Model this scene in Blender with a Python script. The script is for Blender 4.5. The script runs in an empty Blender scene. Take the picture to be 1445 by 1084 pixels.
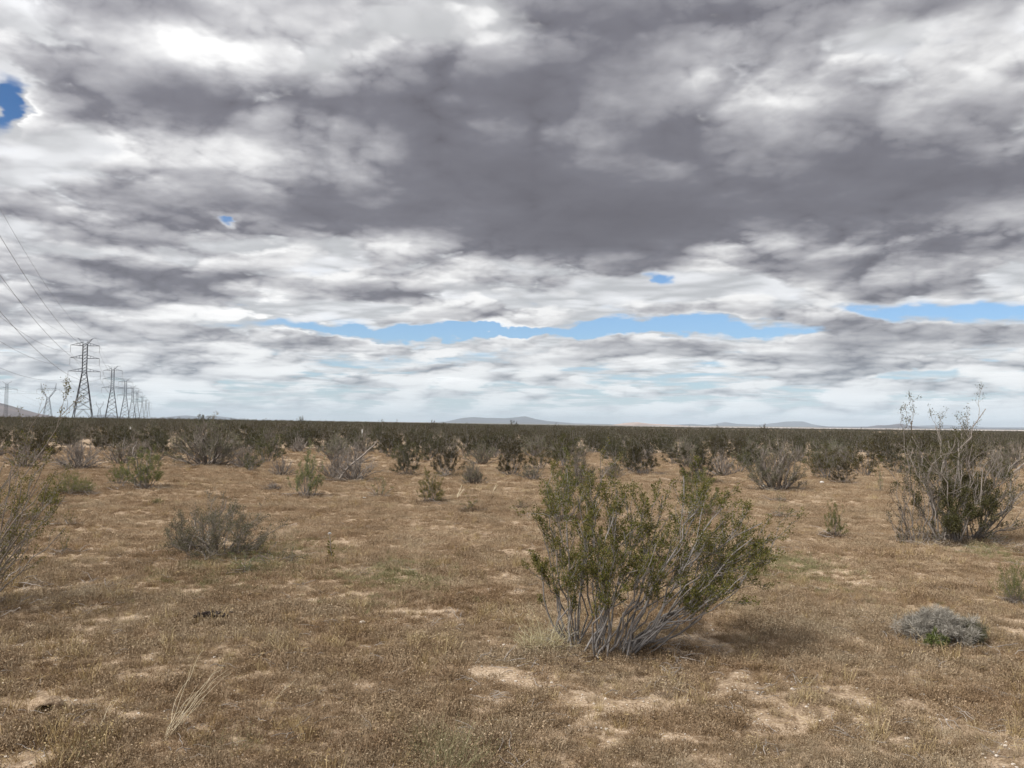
import bpy, bmesh, math, random
from mathutils import Vector, Matrix, Euler
R = math.radians
sc = bpy.context.scene

# ---------------------------------------------------------------- camera
F_PX, CX, CY = 1170.0, 722.5, 542.0
EYE = 1.62
PITCH, ROLL = math.atan((597.0 - CY) / F_PX), R(0.6)
cam_d = bpy.data.cameras.new('camera')
cam_d.sensor_width = 36.0
cam_d.lens = 36.0 * F_PX / 1445.0
cam_d.clip_start = 0.05
cam_d.clip_end = 120000.0
cam = bpy.data.objects.new('camera', cam_d)
sc.collection.objects.link(cam)
cam.matrix_world = (Matrix.Translation((0, 0, EYE)) @ Matrix.Rotation(math.pi / 2 + PITCH, 4, 'X')
                    @ Matrix.Rotation(ROLL, 4, 'Z'))
sc.camera = cam
CAM_R = cam.matrix_world.to_3x3()

def ray(px, py):
    return (CAM_R @ Vector(((px - CX) / F_PX, -(py - CY) / F_PX, -1.0))).normalized()

def azel(px, py):
    d = ray(px, py)
    return math.atan2(d.x, d.y), math.asin(d.z)

# ---------------------------------------------------------------- node helper
class S:
    """A scalar socket with arithmetic."""
    nt = None
    def __init__(s, sock): s.s = sock
    @staticmethod
    def m(op, *a, clamp=False):
        n = S.nt.nodes.new('ShaderNodeMath'); n.operation = op; n.use_clamp = clamp
        for i, v in enumerate(a):
            if isinstance(v, S): S.nt.links.new(v.s, n.inputs[i])
            else: n.inputs[i].default_value = float(v)
        return S(n.outputs[0])
    def __add__(a, b): return S.m('ADD', a, b)
    __radd__ = __add__
    def __sub__(a, b): return S.m('SUBTRACT', a, b)
    def __rsub__(a, b): return S.m('SUBTRACT', b, a)
    def __mul__(a, b): return S.m('MULTIPLY', a, b)
    __rmul__ = __mul__
    def __truediv__(a, b): return S.m('DIVIDE', a, b)
    def __rtruediv__(a, b): return S.m('DIVIDE', b, a)

def fexp(a): return S.m('EXPONENT', a)
def clamp01(a): return S.m('ADD', a, 0.0, clamp=True)
def smooth(a, lo, hi):
    n = S.nt.nodes.new('ShaderNodeMapRange'); n.interpolation_type = 'SMOOTHSTEP'
    S.nt.links.new(a.s, n.inputs[0]); n.inputs[1].default_value = lo; n.inputs[2].default_value = hi
    return S(n.outputs[0])
def comb(x, y, z):
    n = S.nt.nodes.new('ShaderNodeCombineXYZ')
    for i, v in enumerate((x, y, z)):
        if isinstance(v, S): S.nt.links.new(v.s, n.inputs[i])
        else: n.inputs[i].default_value = v
    return n.outputs[0]
def noise(vec, scale, detail=4, rough=0.5, dist=0.0, lac=2.0):
    n = S.nt.nodes.new('ShaderNodeTexNoise'); n.noise_dimensions = '3D'
    S.nt.links.new(vec, n.inputs['Vector'])
    n.inputs['Scale'].default_value = scale; n.inputs['Detail'].default_value = detail
    n.inputs['Roughness'].default_value = rough; n.inputs['Distortion'].default_value = dist
    n.inputs['Lacunarity'].default_value = lac
    return S(n.outputs[0])
def billow(vec, scale, detail, rough):
    n = S.nt.nodes.new('ShaderNodeTexNoise'); n.noise_dimensions = '3D'; n.noise_type = 'MULTIFRACTAL'
    n.noise_type = 'RIDGED_MULTIFRACTAL'; n.normalize = False
    S.nt.links.new(vec, n.inputs['Vector'])
    n.inputs['Scale'].default_value = scale; n.inputs['Detail'].default_value = detail
    n.inputs['Roughness'].default_value = rough; n.inputs['Offset'].default_value = 1.0
    n.inputs['Gain'].default_value = 1.0
    return (1.2 - S(n.outputs[0])) * BILLOW
def mixc(f, a, b):
    n = S.nt.nodes.new('ShaderNodeMix'); n.data_type = 'RGBA'
    for k, v in ((0, f), (6, a), (7, b)):
        if isinstance(v, S): S.nt.links.new(v.s, n.inputs[k])
        elif hasattr(v, 'is_linked'): S.nt.links.new(v, n.inputs[k])
        elif k == 0: n.inputs[0].default_value = v
        else: n.inputs[k].default_value = (*v, 1)
    return n.outputs[2]

SUN_EL, SUN_AZ = R(52), R(-125)      # behind the camera's left shoulder

def build_world():
    w = bpy.data.worlds.new('World'); sc.world = w; w.use_nodes = True
    nt = w.node_tree; nt.nodes.clear(); S.nt = nt
    out = nt.nodes.new('ShaderNodeOutputWorld'); bg = nt.nodes.new('ShaderNodeBackground')
    nt.links.new(bg.outputs[0], out.inputs[0])
    tc = nt.nodes.new('ShaderNodeTexCoord'); sp = nt.nodes.new('ShaderNodeSeparateXYZ')
    nt.links.new(tc.outputs['Generated'], sp.inputs[0])
    x, y, z = (S(sp.outputs[i]) for i in range(3))
    az = S.m('ARCTAN2', x, y)
    zc = S.m('MAXIMUM', z, 0.004)
    el = S.m('ARCSINE', zc)
    # cloud deck: slices between a flat base and the tops
    CURV = 0.055
    inv = 1.0 / (zc + CURV)
    px, py = x * inv, y * inv
    # irregular warp for the layout
    wv = comb(az, el * 2.2, 0.0)
    w1 = noise(wv, 5.0, 5, 0.6); w2 = noise(comb(az, el * 2.2, 7.3), 5.0, 5, 0.6)
    u = az + (w1 - 0.5) * 0.22
    v = el + (w2 - 0.5) * 0.085
    cov = None
    for (bx, by, rx, ry, amp) in BLOBS:
        a0, e0 = azel(bx, by)
        a1, _ = azel(bx + rx, by); _, e1 = azel(bx, by - ry)
        du = (u - a0) * (1.0 / (a1 - a0)); dv = (v - e0) * (1.0 / abs(e1 - e0))
        g = fexp((du * du + dv * dv) * -1.0) * amp
        cov = g if cov is None else cov + g
    kk = (smooth(el, R(1.5), R(14)) * 0.78 + 0.30) * -LK
    hole = None
    for (bx, by, rx, ry, amp) in HOLES:
        a0, e0 = azel(bx, by)
        a1, _ = azel(bx + rx, by); _, e1 = azel(bx, by - ry)
        du = (u - a0) * (1.0 / (a1 - a0)); dv = (v - e0) * (1.0 / abs(e1 - e0))
        g = fexp((du * du + dv * dv) * -1.0) * -amp
        hole = g if hole is None else hole + g
    cov = cov - hole
    # cauliflower billows, nearly as tall as wide, shrinking with distance
    def puffs(sc_, zz, det, fl, ro):
        a_ = billow(comb(az, el * fl, zz), sc_, det, ro)
        b_ = billow(comb(az - 0.035 / sc_, el * fl + 0.11 / sc_, zz), sc_, det, 0.64)
        return a_, b_
    bands = [puffs(ESC, 1.7, 7, 1.75, 0.72), puffs(ESC * 1.7, 4.1, 6, 2.4, 0.72), puffs(ESC * 2.6, 8.9, 6, 3.2, 0.72)]
    k1, k2 = smooth(el, R(10), R(20)), smooth(el, R(3.2), R(7))
    def pick(q):
        lo = bands[2][q] * (1.0 - k2) + bands[1][q] * k2
        return lo * (1.0 - k1) + bands[0][q] * k1
    e1, e2 = pick(0), pick(1)
    cov = cov - smooth(el, R(2.5), R(5)) * (1.0 - smooth(el, R(9), R(14))) * LOWGAP
    N, H = SLICES, HH
    jit = nt.nodes.new('ShaderNodeTexWhiteNoise'); jit.noise_dimensions = '3D'
    sv = nt.nodes.new('ShaderNodeVectorMath'); sv.operation = 'SCALE'; sv.inputs[3].default_value = 4711.0
    nt.links.new(tc.outputs['Generated'], sv.inputs[0]); nt.links.new(sv.outputs[0], jit.inputs[0])
    jt = S(jit.outputs[0]) * (JIT / N) + (0.5 - JIT * 0.5) / N
    big = noise(comb(px, py, 0.0), 0.42, 2, 0.5)      # slow variation of the deck
    cov = cov + (big - 0.5) * 0.5
    T, C = None, None
    for i in range(N):
        t = jt + i / N
        h = 1.0 + t * H
        vec = comb(px * h, py * h, t * (H * 3.4) )
        f = noise(vec, 0.80, 6, 0.58, 0.0, 2.1)
        b = e1
        fld = (f - 0.5) * AMP + (b - 0.09) * (0.35 + t * 2.6) + cov
        over = fld - (t * 0.62 + THR)
        a = clamp01(over * (OPA / N))
        lum = fexp(S.m('MAXIMUM', over, 0.0) * kk)
        lum = lum * (0.60 + t * 0.40 * 1.0) if False else lum * (t * 0.75 + 0.58) * (1.0 + (b - 0.10) * 2.2)
        if T is None:
            C = a * lum; T = 1.0 - a
        else:
            C = C + T * a * lum; T = T * (1.0 - a)
    A = 1.0 - T
    L = C / S.m('MAXIMUM', A, 0.001)
    # relief of the billows: the sides turned to the light are brighter, the undersides darker
    rel = S.m('MINIMUM', S.m('MAXIMUM', (e1 - e2) * RELIEF * (k1 * 0.25 + k2 * 0.35 + 0.40), -0.30), 0.45)
    L = L * (1.0 + rel * (0.45 + smooth(L, 0.1, 0.5) * 0.55))
    rp = nt.nodes.new('ShaderNodeValToRGB'); nt.links.new(L.s, rp.inputs[0])
    cr = rp.color_ramp; cr.elements[0].position = 0.0; cr.elements[0].color = (0.082, 0.079, 0.093, 1)
    cr.elements[1].position = 1.0; cr.elements[1].color = (0.74, 0.735, 0.73, 1)
    for p_, c_ in ((0.18, (0.126, 0.125, 0.145)), (0.36, (0.318, 0.316, 0.332)), (0.56, (0.60, 0.598, 0.597))):
        e = cr.elements.new(p_); e.color = (*c_, 1)
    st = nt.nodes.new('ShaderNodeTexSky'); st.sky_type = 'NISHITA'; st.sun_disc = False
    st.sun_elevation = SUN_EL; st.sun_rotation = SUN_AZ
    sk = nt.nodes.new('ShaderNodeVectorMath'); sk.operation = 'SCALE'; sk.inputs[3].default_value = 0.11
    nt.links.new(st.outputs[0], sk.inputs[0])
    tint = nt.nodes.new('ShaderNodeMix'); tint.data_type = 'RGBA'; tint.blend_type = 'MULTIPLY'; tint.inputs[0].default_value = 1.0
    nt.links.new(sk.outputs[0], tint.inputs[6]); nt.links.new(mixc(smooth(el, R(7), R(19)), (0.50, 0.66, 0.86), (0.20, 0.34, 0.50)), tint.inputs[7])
    # thin bright layer high above, open only at the blue gaps
    hn = noise(comb(px * 0.5, py * 0.5, 3.3), 3.0, 4, 0.6)
    veil = (1.0 - smooth(hole + (hn - 0.5) * 1.1, 0.10, 0.50)) * smooth(hn + el * 2.6, 0.50, 0.72)
    h2 = billow(comb(px * 0.8, py * 0.8, 9.1), 4.0, 4, 0.6)
    vl = smooth(hn * 0.75 + h2 * 0.9, 0.25, 0.75) * 0.30 + 0.36
    back = mixc(veil * 0.94, tint.outputs[2], comb(vl, vl, vl * 1.01))
    col = mixc(A, back, rp.outputs[0])
    # glow added round the sun direction, unseen behind the camera, to brighten the ground
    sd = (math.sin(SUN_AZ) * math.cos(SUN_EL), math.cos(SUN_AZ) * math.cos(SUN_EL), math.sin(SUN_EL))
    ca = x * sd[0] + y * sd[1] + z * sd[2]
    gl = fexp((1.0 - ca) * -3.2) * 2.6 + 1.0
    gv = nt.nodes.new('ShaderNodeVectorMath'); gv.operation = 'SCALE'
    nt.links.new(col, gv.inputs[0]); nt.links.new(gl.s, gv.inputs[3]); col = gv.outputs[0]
    hz = fexp(el * (-1.0 / R(2.3))) * 0.82
    col = mixc(hz, col, (0.50, 0.585, 0.64))
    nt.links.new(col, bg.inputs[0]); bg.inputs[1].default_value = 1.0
    w.cycles.sampling_method = 'NONE'
    return w

SLICES = 16
THR = -0.26
LK = 2.3
OPA = 100.0
HH = 0.6
AMP = 2.0
BILLOW = 0.20
RELIEF = 2.5
ESC = 5.2
FLAT = 2.2
LOWGAP = 0.06
JIT = 0.25
# image-measured layout of the deck: (x, y, rx, ry, amount)
BLOBS = [
    (820, 265, 400, 85, 0.34), (700, 320, 230, 45, 0.12), (1020, 315, 230, 45, 0.14), (560, 190, 230, 60, 0.12), (1340, 150, 150, 40, 0.08),
    (930, 120, 150, 40, 0.1), (200, 110, 190, 40, 0.14), (330, 165, 120, 36, 0.12), (60, 75, 120, 26, 0.1), (820, 20, 200, 30, 0.05),
    (250, 398, 260, 16, 0.07), (1370, 405, 160, 18, 0.12), (160, 330, 200, 18, -0.02), (650, 30, 130, 40, -0.07), (310, 80, 90, 30, -0.1),
    (110, 20, 80, 26, 0.1), (1010, 95, 50, 22, 0.02), (330, 70, 200, 60, 0.12), (1250, 50, 110, 34, -0.08), (100, 220, 140, 45, -0.06),
    (1230, 345, 90, 22, -0.16), (540, 340, 60, 24, -0.1), (830, 400, 160, 26, -0.06), (1100, 420, 200, 22, -0.04), (720, 468, 60, 12, 0.25),
    (1180, 470, 90, 22, 0.3), (240, 470, 200, 18, 0.12), (300, 540, 300, 30, 0.06), (1100, 510, 200, 16, 0.12), (700, -180, 900, 160, 0.1),
    (760, 412, 330, 24, -0.13), (1150, 425, 160, 14, -0.08), (650, 20, 210, 55, -0.22), (450, 60, 110, 40, -0.08), (270, 78, 130, 34, -0.08), (1240, 35, 110, 30, -0.1),
    (170, 215, 90, 30, -0.10), (1190, 345, 130, 18, -0.16), (1000, 335, 260, 30, 0.1), (240, 300, 200, 16, 0.02), (420, 415, 160, 10, 0.05),
    (1000, 92, 70, 22, -0.14), (1400, 210, 60, 30, -0.08), (850, 535, 700, 22, -0.08), (100, 470, 160, 16, -0.08), (1060, 500, 260, 10, 0.14),
    (130, 265, 170, 45, -0.17), (330, 235, 90, 36, -0.1), (420, 345, 170, 20, -0.14), (160, 362, 120, 14, -0.16), (60, 215, 120, 60, -0.20), (200, 300, 220, 14, -0.10), (330, 345, 260, 12, -0.12),
    (60, 300, 90, 22, 0.02), (760, 225, 330, 90, 0.06), (1280, 60, 150, 50, -0.08), (1100, 200, 160, 50, -0.06), (1180, 110, 120, 40, -0.08), (700, 565, 900, 42, -0.18), (722, 505, 800, 14, -0.05), (880, 420, 300, 14, -0.05),
]
HOLES = [
    (0, 148, 27, 42, -0.85), (322, 303, 18, 9, -0.45), (928, 397, 20, 11, -0.6),  (540, 466, 170, 8, -0.8),
    (960, 466, 160, 11, -0.9), (1330, 437, 150, 12, -0.6), (1290, 524, 90, 7, -0.35), (620, 500, 150, 9, -0.25), (760, 470, 320, 6, -0.5),
]

# =====================================================================================
import numpy as np
def vnoise(x, y, seed=0):
    xi = np.floor(x).astype(np.int64); yi = np.floor(y).astype(np.int64)
    fx = x - xi; fy = y - yi
    fx = fx * fx * fx * (fx * (fx * 6 - 15) + 10); fy = fy * fy * fy * (fy * (fy * 6 - 15) + 10)
    def hsh(a, b):
        n = (a * 374761393 + b * 668265263 + seed * 1274126177) & 0x7fffffff
        n = ((n ^ (n >> 13)) * 1274126177) & 0x7fffffff
        n = ((n ^ (n >> 16)) * 2246822519) & 0x7fffffff
        return ((n ^ (n >> 15)) & 0xffff) / 65535.0
    a = hsh(xi, yi); b = hsh(xi + 1, yi); c = hsh(xi, yi + 1); d = hsh(xi + 1, yi + 1)
    return a + (b - a) * fx + (c - a) * fy + (a - b - c + d) * fx * fy
def fbm(x, y, seed=0, oct=4, g=0.5):
    s = 0.0; am = 1.0; t = 0.0
    for i in range(oct):
        s = s + am * vnoise(x, y, seed + 17 * i); t += am; am *= g; x = x * 2.03 + 5.1; y = y * 2.03 - 3.7
    return s / t
def sstep(v, a, b):
    t = np.clip((v - a) / (b - a), 0, 1); return t * t * (3 - 2 * t)

def hgt(x, y):
    x = np.asarray(x, float); y = np.asarray(y, float)
    r = np.hypot(x, y)
    near = np.exp(-r / 40.0)
    h = (fbm(x * 0.9, y * 1.3, 3, 4) - 0.5) * 0.13 * near
    h = h + (fbm(x * 4.2, y * 5.0, 9, 3) - 0.5) * 0.05 * np.exp(-r / 14.0)
    h = h + (fbm(x * 0.06, y * 0.06, 5, 3) - 0.5) * 0.35 * (1 - np.exp(-r / 30.0))
    sa = x / np.maximum(r, 1e-3)
    h = h - 0.85 * np.tanh((sa + 0.12) / 0.2) * sstep(r, 6, 250)
    side = sstep(sa, -0.35, 0.25)
    h = h - sstep(r, 320, 3500) * 10.0 * side
    return h

def at(px, py):
    """the point of the ground seen at a place of the photograph"""
    d = ray(px, py); z = 0.0
    for _ in range(12):
        t = (z - EYE) / d.z
        z = float(hgt(d.x * t, d.y * t))
    return Vector((d.x * t, d.y * t, z))

# ---------------------------------------------------------------- meshes
def mk_mesh(name, V, quads=None, tris=None, mats=(), qm=None, tm=None, smooth=False):
    me = bpy.data.meshes.new(name)
    V = np.asarray(V, np.float32)
    quads = np.zeros((0, 4), np.int32) if quads is None else np.asarray(quads, np.int32)
    tris = np.zeros((0, 3), np.int32) if tris is None else np.asarray(tris, np.int32)
    me.vertices.add(len(V)); me.vertices.foreach_set('co', V.ravel())
    nl = quads.size + tris.size
    me.loops.add(nl); me.loops.foreach_set('vertex_index', np.concatenate([quads.ravel(), tris.ravel()]))
    me.polygons.add(len(quads) + len(tris))
    st = np.concatenate([np.arange(len(quads)) * 4, quads.size + np.arange(len(tris)) * 3]).astype(np.int32)
    me.polygons.foreach_set('loop_start', st)
    if smooth: me.polygons.foreach_set('use_smooth', np.ones(len(st), bool))
    for m in mats: me.materials.append(m)
    if qm is not None or tm is not None:
        a = np.concatenate([np.zeros(len(quads), np.int32) if qm is None else qm,
                            np.zeros(len(tris), np.int32) if tm is None else tm]).astype(np.int32)
        me.polygons.foreach_set('material_index', a)
    me.update(calc_edges=True)
    return me

class Geo:
    def __init__(s): s.V = []; s.Q = []; s.T = []; s.n = 0
    def add(s, V, Q=None, T=None):
        V = np.asarray(V, float)
        s.V.append(V)
        if Q is not None and len(Q): s.Q.append(np.asarray(Q) + s.n)
        if T is not None and len(T): s.T.append(np.asarray(T) + s.n)
        s.n += len(V)
    def tube(s, P, rad, k=4, cap=False):
        P = np.asarray(P, float); n = len(P); rad = np.broadcast_to(np.asarray(rad, float), (n,))
        t = np.gradient(P, axis=0); t /= np.maximum(np.linalg.norm(t, axis=1, keepdims=True), 1e-9)
        ref = np.array([0.31, 0.77, 0.55]) if abs(t[0] @ np.array([0.31, 0.77, 0.55])) < 0.85 else np.array([0.9, -0.3, 0.2])
        a = np.cross(t, ref); a /= np.maximum(np.linalg.norm(a, axis=1, keepdims=True), 1e-9)
        b = np.cross(t, a)
        ang = np.arange(k) * 2 * np.pi / k
        V = P[:, None, :] + rad[:, None, None] * (a[:, None, :] * np.cos(ang)[None, :, None] + b[:, None, :] * np.sin(ang)[None, :, None])
        i = np.arange(n - 1)[:, None] * k; j = np.arange(k)[None, :]; jn = (j + 1) % k
        Q = np.stack([i + j, i + jn, i + k + jn, i + k + j], -1).reshape(-1, 4)
        T = None
        V = V.reshape(-1, 3)
        if cap:
            m = len(V); V = np.vstack([V, P[0], P[-1]])
            T = [[m, (q + 1) % k, q] for q in range(k)] + [[m + 1, (n - 1) * k + q, (n - 1) * k + (q + 1) % k] for q in range(k)]
        s.add(V, Q, T)
    def bar(s, a, b, r, k=4): s.tube([a, b], [r, r], k, cap=True)
    def leaves(s, P, A, L, W, rng, fold=0.0):
        """small rhombus leaves at P along axis A"""
        m = len(P)
        A = A / np.maximum(np.linalg.norm(A, axis=1, keepdims=True), 1e-9)
        rv = rng.normal(size=(m, 3)); S_ = np.cross(A, rv); S_ /= np.maximum(np.linalg.norm(S_, axis=1, keepdims=True), 1e-9)
        L = np.broadcast_to(L, (m,))[:, None]; W = np.broadcast_to(W, (m,))[:, None]
        V = np.stack([P, P + A * L * 0.55 + S_ * W * 0.5, P + A * L, P + A * L * 0.55 - S_ * W * 0.5], 1).reshape(-1, 3)
        Q = np.arange(m * 4).reshape(m, 4)
        s.add(V, Q)
    def blades(s, P, D, L, W, bend, rng):
        """three-point grass blades: base P, direction D, length L, width W, bend offset at the tip"""
        m = len(P); D = D / np.linalg.norm(D, axis=1, keepdims=True)
        L = L[:, None]; mid = P + D * L * 0.55 + bend * L * 0.25; tip = P + D * L + bend * L
        rv = rng.normal(size=(m, 3)); S_ = np.cross(D, rv); S_ /= np.linalg.norm(S_, axis=1, keepdims=True); S_ = S_ * W[:, None] * 0.5
        V = np.stack([P - S_, P + S_, mid + S_ * 0.8, mid - S_ * 0.8, tip], 1).reshape(-1, 3)
        o = np.arange(m)[:, None] * 5
        s.add(V, o + np.array([0, 1, 2, 3]), o + np.array([3, 2, 4]))
        return tip
    def mesh(s, name, mats=(), smooth=False):
        V = np.vstack(s.V) if s.V else np.zeros((0, 3))
        return mk_mesh(name, V, np.vstack(s.Q) if s.Q else None, np.vstack(s.T) if s.T else None, mats, smooth=smooth)

# ---------------------------------------------------------------- objects and tags
def tag(o, label=None, cat=None, group=None, kind=None):
    for k, v in (('label', label), ('category', cat), ('group', group), ('kind', kind)):
        if v: o[k] = v
    return o
def link(name, me, parent=None, loc=None):
    o = bpy.data.objects.new(name, me); sc.collection.objects.link(o)
    if parent is not None: o.parent = parent
    if loc is not None: o.location = loc
    return o
def thing(name, label, cat, loc=(0, 0, 0), rz=0.0, group=None):
    o = bpy.data.objects.new(name, None); sc.collection.objects.link(o)
    o.empty_display_size = 0.2
    o.location = loc; o.rotation_euler = (0, 0, rz)
    return tag(o, label, cat, group)

# ---------------------------------------------------------------- materials
def mat(name):
    m = bpy.data.materials.new(name); m.use_nodes = True
    nt = m.node_tree; nt.nodes.clear(); S.nt = nt
    out = nt.nodes.new('ShaderNodeOutputMaterial')
    return m, nt, out
def ramp(fac, stops):
    rp = S.nt.nodes.new('ShaderNodeValToRGB'); S.nt.links.new(fac.s if isinstance(fac, S) else fac, rp.inputs[0])
    cr = rp.color_ramp
    while len(cr.elements) > 2: cr.elements.remove(cr.elements[-1])
    for i, (p, c) in enumerate(stops):
        e = cr.elements[i] if i < 2 else cr.elements.new(p)
        e.position = p; e.color = (*c, 1)
    return rp.outputs[0]
def principled(nt, out, col, rough=0.85, spec=0.2):
    b = nt.nodes.new('ShaderNodeBsdfPrincipled')
    if isinstance(col, tuple): b.inputs['Base Color'].default_value = (*col, 1)
    else: nt.links.new(col, b.inputs['Base Color'])
    b.inputs['Roughness'].default_value = rough; b.inputs['Specular IOR Level'].default_value = spec
    nt.links.new(b.outputs[0], out.inputs[0])
    return b
def hsv(col, h, s_, v):
    n = S.nt.nodes.new('ShaderNodeHueSaturation'); S.nt.links.new(col, n.inputs['Color'])
    for k, q in (('Hue', h), ('Saturation', s_), ('Value', v)):
        if isinstance(q, S): S.nt.links.new(q.s, n.inputs[k])
        else: n.inputs[k].default_value = q
    return n.outputs[0]
def leaf_mat(name, stops, transl=0.3):
    """every leaf has its own tint, every bush its own cast"""
    m, nt, out = mat(name)
    g = nt.nodes.new('ShaderNodeNewGeometry'); oi = nt.nodes.new('ShaderNodeObjectInfo')
    col = ramp(g.outputs['Random Per Island'], stops)
    rnd = S(oi.outputs['Random'])
    col = hsv(col, rnd * 0.05 + 0.475, 1.0 - rnd * 0.25, rnd * 0.4 + 0.8)
    d = nt.nodes.new('ShaderNodeBsdfDiffuse'); t = nt.nodes.new('ShaderNodeBsdfTranslucent'); mx = nt.nodes.new('ShaderNodeMixShader')
    nt.links.new(col, d.inputs[0]); nt.links.new(col, t.inputs[0]); mx.inputs[0].default_value = transl
    nt.links.new(d.outputs[0], mx.inputs[1]); nt.links.new(t.outputs[0], mx.inputs[2]); nt.links.new(mx.outputs[0], out.inputs[0])
    return m
def wood_mat(name, dark, pale):
    m, nt, out = mat(name)
    g = nt.nodes.new('ShaderNodeNewGeometry'); tc = nt.nodes.new('ShaderNodeTexCoord')
    n = noise(tc.outputs['Object'], 22.0, 4, 0.6)
    f = clamp01(S(g.outputs['Random Per Island']) * 0.55 + (n - 0.5) * 1.1 + 0.2)
    principled(nt, out, ramp(f, [(0.0, dark), (1.0, pale)]), 0.9, 0.15)
    return m
def plain_mat(name, col, rough=0.8, spec=0.2, var=0.25, scale=8.0):
    m, nt, out = mat(name)
    tc = nt.nodes.new('ShaderNodeTexCoord'); n = noise(tc.outputs['Object'], scale, 4, 0.6)
    c0 = tuple(v * (1 - var) for v in col); c1 = tuple(min(1, v * (1 + var)) for v in col)
    principled(nt, out, ramp(n, [(0.3, c0), (0.7, c1)]), rough, spec)
    return m

M = {}
M['leaf'] = leaf_mat('creosote leaves', [(0, (0.080, 0.100, 0.024)), (0.5, (0.155, 0.172, 0.042)), (0.82, (0.23, 0.22, 0.068)), (1, (0.32, 0.26, 0.11))])
M['leaf_far'] = leaf_mat('scrub leaves', [(0, (0.034, 0.036, 0.017)), (0.6, (0.078, 0.074, 0.035)), (1, (0.145, 0.122, 0.068))])
M['leaf_olive'] = leaf_mat('olive scrub leaves', [(0, (0.052, 0.056, 0.021)), (0.55, (0.112, 0.112, 0.042)), (1, (0.19, 0.165, 0.075))])
M['leaf_grey'] = leaf_mat('grey leaves', [(0, (0.10, 0.105, 0.055)), (0.6, (0.17, 0.165, 0.095)), (1, (0.26, 0.23, 0.15))])
M['leaf_bright'] = leaf_mat('fresh green leaves', [(0, (0.085, 0.11, 0.018)), (0.6, (0.15, 0.17, 0.030)), (1, (0.25, 0.24, 0.06))])
M['leaf_silver'] = leaf_mat('silver twigs', [(0, (0.20, 0.178, 0.145)), (0.6, (0.33, 0.298, 0.25)), (1, (0.47, 0.43, 0.37))], 0.1)
M['straw'] = leaf_mat('dry straw', [(0, (0.30, 0.21, 0.10)), (0.6, (0.46, 0.35, 0.18)), (1, (0.60, 0.50, 0.30))], 0.2)
M['paleweed'] = leaf_mat('pale green weed', [(0, (0.17, 0.17, 0.07)), (0.5, (0.28, 0.26, 0.12)), (1, (0.44, 0.38, 0.21))], 0.25)
M['wood'] = wood_mat('grey creosote wood', (0.10, 0.088, 0.078), (0.37, 0.345, 0.325))
M['wood_pale'] = wood_mat('bleached wood', (0.15, 0.127, 0.11), (0.45, 0.405, 0.36))
M['wood_dead'] = wood_mat('dead grey wood', (0.13, 0.11, 0.095), (0.37, 0.33, 0.29))
M['steel'] = plain_mat('weathered galvanised steel', (0.06, 0.064, 0.075), 0.6, 0.4, 0.2, 0.5)
M['wire'] = plain_mat('aluminium cable', (0.16, 0.165, 0.18), 0.5, 0.4, 0.1, 0.5)
M['insul'] = plain_mat('insulator porcelain', (0.20, 0.19, 0.20), 0.4, 0.4, 0.1, 1.0)
M['stone'] = plain_mat('pale stone', (0.62, 0.56, 0.48), 0.9, 0.15, 0.2, 30.0)
M['straw_pale'] = plain_mat('bleached straw', (0.62, 0.53, 0.37), 0.8, 0.2, 0.15, 30.0)
M['white'] = plain_mat('white plastic', (0.78, 0.77, 0.74), 0.6, 0.3, 0.06, 10.0)
M['dung'] = plain_mat('dark dried dung', (0.045, 0.035, 0.03), 0.95, 0.1, 0.4, 40.0)

def brown_mat(name, stops, tint=0.5):
    m, nt, out = mat(name)
    g = nt.nodes.new('ShaderNodeNewGeometry'); oi = nt.nodes.new('ShaderNodeObjectInfo')
    f = clamp01(S(g.outputs['Random Per Island']) * (1 - tint) + S(oi.outputs['Random']) * tint)
    col = ramp(f, stops)
    pn = noise(g.outputs['Position'], 1.1, 4, 0.6)
    col = hsv(col, 0.5 + (pn - 0.5) * 0.03, 1.0 - (pn - 0.5) * 0.5, 0.52 + pn * 0.96)
    d = nt.nodes.new('ShaderNodeBsdfDiffuse'); nt.links.new(col, d.inputs[0]); nt.links.new(d.outputs[0], out.inputs[0])
    return m
M['mat_brown'] = brown_mat('dry annuals', [(0, (0.146, 0.100, 0.059)), (0.45, (0.270, 0.194, 0.119)), (0.8, (0.42, 0.312, 0.204)), (1, (0.64, 0.53, 0.39))])
M['mat_tan'] = brown_mat('pale dry annuals', [(0, (0.225, 0.160, 0.099)), (0.45, (0.37, 0.276, 0.178)), (0.8, (0.50, 0.387, 0.265)), (1, (0.67, 0.56, 0.42))])  # lighter copy of the brown annuals, more frequent further out
M['mat_shade'] = brown_mat('litter darkened as shade', [(0, (0.085, 0.060, 0.040)), (0.6, (0.17, 0.125, 0.085)), (1, (0.32, 0.26, 0.19))])  # litter tint kept dark to carry the contact shade under bushes
M['mat_grey'] = brown_mat('grey dry annuals', [(0, (0.20, 0.145, 0.09)), (0.5, (0.32, 0.245, 0.16)), (1, (0.50, 0.41, 0.29))])
M['mat_gold'] = brown_mat('golden dry stems', [(0, (0.27, 0.19, 0.09)), (0.6, (0.42, 0.32, 0.17)), (1, (0.58, 0.48, 0.30))], 0.3)
M['mat_green'] = brown_mat('low green weeds', [(0, (0.155, 0.15, 0.075)), (0.6, (0.255, 0.235, 0.12)), (1, (0.38, 0.33, 0.19))], 0.3)

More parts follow.
